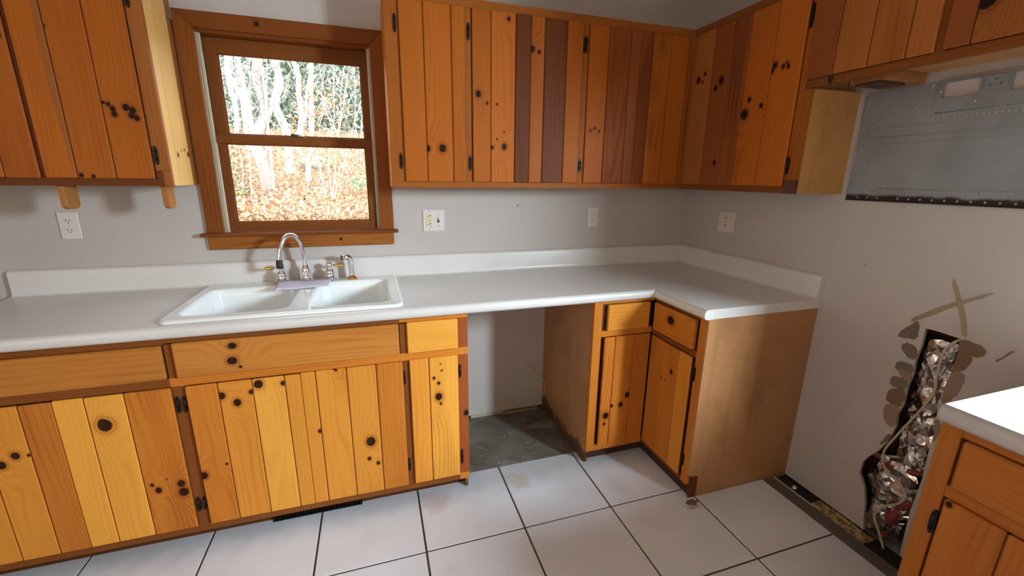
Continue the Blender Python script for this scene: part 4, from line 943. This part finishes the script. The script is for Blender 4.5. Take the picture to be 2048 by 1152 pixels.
for loc, ax, kind, lab in (((-3.114, 0, 1.205), 'y', 'duplex', 'white duplex wall outlet under the left wall cabinet'),
                           ((-1.586, 0, 1.201), 'y', 'gfci', 'double-width plate with an ivory safety outlet and a light switch, right of the window'),
                           ((-.647, 0, 1.205), 'y', 'duplex', 'white duplex wall outlet near the corner on the sink wall'),
                           ((0, -.369, 1.200), 'x', 'decora', 'square-faced outlet on the right wall above the corner worktop')):
    t = thing('wall_outlet', lab, 'outlet', loc); outlet(t, loc, ax, kind)
bm = bmesh.new(); bm_lathe(bm, [(.006, .0003), (.006, .002), (.004, .003)], (-1.117, 0, 1.276), axis=(0, -1, 0), seg=12); bm_tube(bm, [(-1.117, -.003, 1.276), (-1.116, -.010, 1.274), (-1.116, -.011, 1.268)], .0014, 6)
tag(obj('wall_hook', bm, plain('painted_hook', (.42, .36, .32), .5)), 'tiny painted hook in the wall between the outlets', 'hook')

struct(box('yard_ground', plain('yard_soil', (.22, .17, .11), .9), None, .30, 30, -22, 14, -.55, -.50), 'ground outside the right wall')
struct(box('yard_ground', plain('yard_soil_far', (.22, .17, .11), .9), None, -30, .29, -22, YR - .2, -.55, -.50), 'ground outside behind the room')
# ------------------------------------------------------------------ outdoors: leaf-littered hillside and woods
def hz(x, y):
    z = -.25 + max(0, y - 2.75) * .2 if y < 22 else 3.6 + (y - 22) * .06
    return z + .05 * mnoise.noise(Vector((x * .8, y * .8, 0)))
bm = bmesh.new(); N = 46; g3 = []
for j in range(N + 1):
    y = .3 + 34 * (j / N) ** 1.3; g3.append([bm.verts.new((-16 + 26 * i / N, y, hz(-16 + 26 * i / N, y))) for i in range(N + 1)])
for j in range(N):
    for i in range(N): f = bm.faces.new((g3[j][i], g3[j][i + 1], g3[j + 1][i + 1], g3[j + 1][i])); f.smooth = True
def litter():
    g = G('leaf_litter_ground'); g.pos(); a = g.noise(g.P, 9, 5, .75); b = g.noise(g.P, 1.1, 3)
    c = g.mix(g.ramp(a, .35, .65), (.15, .085, .04), (.36, .22, .12)); c = g.mix(g.ma('MULTIPLY', g.ramp(b, .56, .68), .6), c, (.12, .16, .08)); g.col(c)
    g.set(Roughness=.9); g.bump(a, .8, .05); return g.m
hs_ = struct(obj('hillside', bm, litter(), recalc=True), 'leaf-covered hillside outside the sink window')
def leaves(name, n, fn, size, cols, label, cat):
    vs_, fs_, mi = [], [], []
    r = random.Random(hash(name) % 1000 if False else len(name) * 13)
    for k in range(n):
        c = fn(r)
        if c is None: continue
        a = Vector((r.uniform(-1, 1), r.uniform(-1, 1), r.uniform(-1, 1))).normalized(); b = a.orthogonal().normalized(); b.rotate(Matrix.Rotation(r.uniform(0, 6.28), 3, a)); e = a.cross(b)
        s = size * r.uniform(.6, 1.3); i = len(vs_)
        vs_ += [c - b * s, c - e * s * .5, c + b * s, c + e * s * .5]; fs_.append((i, i + 1, i + 2, i + 3)); mi.append(r.randrange(len(cols)))
    me = bpy.data.meshes.new(name); me.from_pydata(vs_, [], fs_)
    for j, q in enumerate(cols): me.materials.append(plain(name + '_%d' % j, q, .8))
    me.polygons.foreach_set('material_index', mi); o = bpy.data.objects.new(name, me); C.objects.link(o); tag(o, label, cat); o['kind'] = 'stuff'; return o
def fn_ground(r):
    y = 4.5 + 17 * r.random() ** 1.4; k = (y + 2.3) / 2.3; x = -1.89 + r.uniform(-.72, .1) * k; return Vector((x, y, hz(x, y) + r.uniform(.0, .05)))
LC = [(.42, .24, .12), (.52, .34, .20), (.60, .46, .32), (.30, .14, .07), (.55, .28, .12)]
leaves('leaf_litter', 16000, fn_ground, .055, LC, 'fallen orange and tan leaves covering the hillside', 'leaves')
def fn_twigleaf(r):
    cx = [(-3.3, 9.5, 2.3), (-3.9, 9.8, 1.75), (-2.6, 8.6, 1.9), (-2.5, 8.8, 2.75), (-3.8, 10.5, 2.6), (-4.6, 9.5, 1.8), (-2.9, 9, 1.7), (-3.1, 9.9, 3.0), (-2.7, 9.2, 3.2)][r.randrange(9)]
    return Vector((cx[0] + r.gauss(0, .28), cx[1] + r.gauss(0, .3), cx[2] + r.gauss(0, .20)))
leaves('clinging_leaves', 800, fn_twigleaf, .045, [(.55, .26, .10), (.62, .36, .18), (.50, .20, .08)], 'dry orange leaves still clinging to the saplings', 'leaves')
def fn_green(r):
    y = 21 + 6 * r.random(); k = (y + 2.3) / 2.3; x = -1.89 + r.uniform(-.78, .12) * k
    lump = mnoise.noise(Vector((x * .55, y * .3, 2)))
    z = hz(x, y) + 6.5 * r.random() ** 1.1
    if lump < -.12 and r.random() < .75: return None
    if x < -7 and r.random() < .6: return None
    return Vector((x, y, z))
leaves('evergreen_foliage', 42000, fn_green, .14, [(.22, .30, .20), (.28, .36, .26), (.36, .42, .32), (.44, .46, .38)], 'soft green evergreen foliage beyond the bare trees', 'foliage')
def fn_shrub(r):
    c = [(-4.95, 9.2, 1.5, .3), (-5.1, 9.5, 2.15, .35), (-3.0, 11.5, 1.75, .35), (-2.15, 8.6, 1.25, .12), (-4.75, 9.0, .98, .15)][r.randrange(5)]
    return Vector((c[0] + r.gauss(0, c[3]), c[1] + r.gauss(0, .3), c[2] + r.gauss(0, c[3] * .6)))
leaves('laurel_foliage', 900, fn_shrub, .05, [(.16, .24, .10), (.24, .32, .16), (.30, .34, .22)], 'pale green laurel leaves low on the slope', 'foliage')
def bark(name, c0, c1):
    g = G(name); X, Y, Zz = g.pos(); a = g.noise(g.vec(g.ma('MULTIPLY', X, 9), g.ma('MULTIPLY', Y, 9), g.ma('MULTIPLY', Zz, 16)), 1, 4, .7)
    g.col(g.mix(g.ramp(a, .5, .66), c0, c1)); g.set(Roughness=.85); return g.m
BK = [bark('birch_bark', (.60, .59, .60), (.30, .27, .26)), bark('grey_bark', (.34, .31, .29), (.24, .21, .19)), bark('pale_bark', (.44, .42, .40), (.30, .27, .25))]
TR = [([-3.99, 11.24, 1.45], [-4.16, 11.24, 4.33], .105, 0, 'thick white birch trunk, the most upright one in mid-slope'), ([-4.24, 9.45, 1.09], [-4.19, 9.45, 3.91], .13, 1, 'broad grey forked trunk at the left of the view'),
      ([-4.28, 9.35, 1.07], [-4.50, 9.35, 3.87], .05, 0, 'slim white birch leaning left across the grey trunk'), ([-4.4, 16.73, 2.55], [-4.28, 16.73, 5.52], .10, 2, 'straight pale trunk ending mid-window, right of the birch'),
      ([-3.44, 10.19, 1.24], [-3.05, 10.19, 4.18], .06, 2, 'pale crooked trunk below the sash lock'), ([-2.59, 25.11, 4.2], [-2.51, 25.11, 9.3], .18, 2, 'distant pale trunk among the evergreens at the right'),
      ([-4.1, 9.35, 1.07], [-4.04, 9.35, 3.58], .03, 0, 'thin white stem right beside the grey forked trunk'), ([-5.79, 15.19, 2.24], [-6.05, 15.19, 5.06], .095, 2, 'pale trunk near the left edge of the window view'),
      ([-6.6, 17.54, 2.71], [-6.64, 17.54, 6.5], .084, 1, 'farthest grey trunk at the left edge of the view')]
def tree(base_, top_, r, mt, lab, nb=6):
    rr = random.Random(int(r * 1e4) + int(base_[0] * 100)); B = Vector(base_); Tt = Vector(top_); Tt = B + (Tt - B) * 1.5; B.z = hz(B.x, B.y) - .15
    bm = bmesh.new(); path = [B.lerp(Tt, k / 7) + Vector((rr.uniform(-1, 1), rr.uniform(-1, 1), 0)) * r * (1.2 if 0 < k < 7 else 0) for k in range(8)]
    sp2 = smooth_path(path, 3); bm_tube(bm, sp2, [r * (1.12 - .5 * k / len(sp2)) for k in range(len(sp2))], 9)
    t_ = tag(obj('tree', bm, BK[mt]), lab, 'tree', 'bare trees outside the window')
    bm = bmesh.new()
    for k in range(nb):
        a = B.lerp(Tt, rr.uniform(.3, .9)); dv = Vector((rr.uniform(-1, 1), rr.uniform(-.5, .5), rr.uniform(.4, 1.2))).normalized(); L = rr.uniform(.5, 1.4); rad = max(r * .13, .006)
        p = [a, a + dv * L * .5 + Vector((0, 0, .05)), a + dv * L + Vector((rr.uniform(-.2, .2), 0, .2))]; bm_tube(bm, smooth_path(p, 3), [rad * (1 - .8 * i / 6) for i in range(7)], 5)
        for _ in range(2):
            q = p[1]; d2 = (dv + Vector((rr.uniform(-1, 1), rr.uniform(-.5, .5), rr.uniform(-.2, .8)))).normalized(); bm_tube(bm, [q, q + d2 * L * .5], [rad * .5, rad * .15], 4)
    obj('branch', bm, BK[mt], t_)
for a in TR: tree(*a)
# forked limb of the grey tree
bm = bmesh.new(); bm_tube(bm, smooth_path([(-4.22, 9.45, 2.35), (-4.05, 9.45, 2.75), (-3.80, 9.45, 3.35), (-3.70, 9.45, 4.2)], 4), [.085 - .003 * k for k in range(13)], 8)
gt = [o for o in C.objects if o.name == 'tree.001'][0]; obj('fork_limb', bm, BK[2], gt)
bm = bmesh.new(); bm_tube(bm, smooth_path([(-3.52, 10.19, 1.9), (-3.62, 10.19, 2.3), (-3.35, 10.19, 2.8), (-3.25, 10.19, 3.4), (-3.05, 10.2, 4.2)], 4), [.05 - .0015 * k for k in range(17)], 8); gt = [o for o in C.objects if o.name == 'tree.004'][0]; obj('fork_limb', bm, BK[0], gt)
SAP = [([-5.6, 12.41], [-5.23, 4.5], .03), ([-2.8, 8.41], [-2.14, 3.85], .02), ([-2.78, 8.41], [-2.5, 3.82], .02), ([-2.86, 8.5], [-3.24, 3.78], .02), ([-2.71, 8.32], [-1.63, 3.88], .016), ([-2.92, 8.64], [-3.13, 2.6], .016), ([-4.45, 8.65], [-4.15, 3.73], .016), ([-4.62, 8.87], [-4.43, 3.76], .016),
       ([-3.0, 15.77], [-2.49, 5.51], .035), ([-3.82, 18.35], [-3.34, 6.02], .03), ([-2.18, 12.8], [-1.81, 4.89], .022), ([-3.6, 12.0], [-3.3, 4.6], .02), ([-4.7, 11.0], [-4.9, 4.2], .022), ([-4.9, 8.7], [-4.8, 3.4], .012), ([-2.4, 9.8], [-2.9, 4.0], .016), ([-3.3, 8.9], [-3.1, 3.6], .012), ([-5.0, 13.5], [-4.6, 5.0], .03), ([-2.3, 14.5], [-2.2, 5.0], .03)]
for i, (b_, t_, r) in enumerate(SAP):
    rr = random.Random(i); B = Vector((b_[0], b_[1], hz(*b_) - .05)); Tt = Vector((t_[0], b_[1] + rr.uniform(-.2, .2), t_[1])); bm = bmesh.new()
    path = [B.lerp(Tt, k / 5) + Vector((rr.uniform(-.05, .05), 0, 0)) for k in range(6)]; s2 = smooth_path(path, 3); bm_tube(bm, s2, [r * .75 * (1 - .6 * k / len(s2)) for k in range(len(s2))], 6)
    for _ in range(7):
        a = B.lerp(Tt, rr.uniform(.2, .95)); dv = Vector((rr.uniform(-1, 1), rr.uniform(-.4, .4), rr.uniform(.2, 1))).normalized(); L = rr.uniform(.25, .8)
        bm_tube(bm, [a, a + dv * L * .5 + Vector((0, 0, .02)), a + dv * L + Vector((0, 0, .08))], [r * .4, r * .3, r * .1], 4)
    tag(obj('sapling', bm, BK[(0, 2)[i % 2]]), 'thin bare sapling on the leaf-covered slope', 'sapling', 'bare saplings outside the window')
bm = bmesh.new(); bmesh.ops.create_icosphere(bm, subdivisions=3, radius=1)
for v in bm.verts: v.co = Vector((v.co.x * .55, v.co.y * .4, v.co.z * .26)) * (1 + .25 * mnoise.noise(v.co * 1.7)) + Vector((-3.35, 12.2, hz(-3.35, 12.2) + .08))
tag(obj('boulder', bm, bark('mossy_rock', (.26, .27, .22), (.14, .17, .10))), 'mossy grey boulder part way up the slope', 'rock')
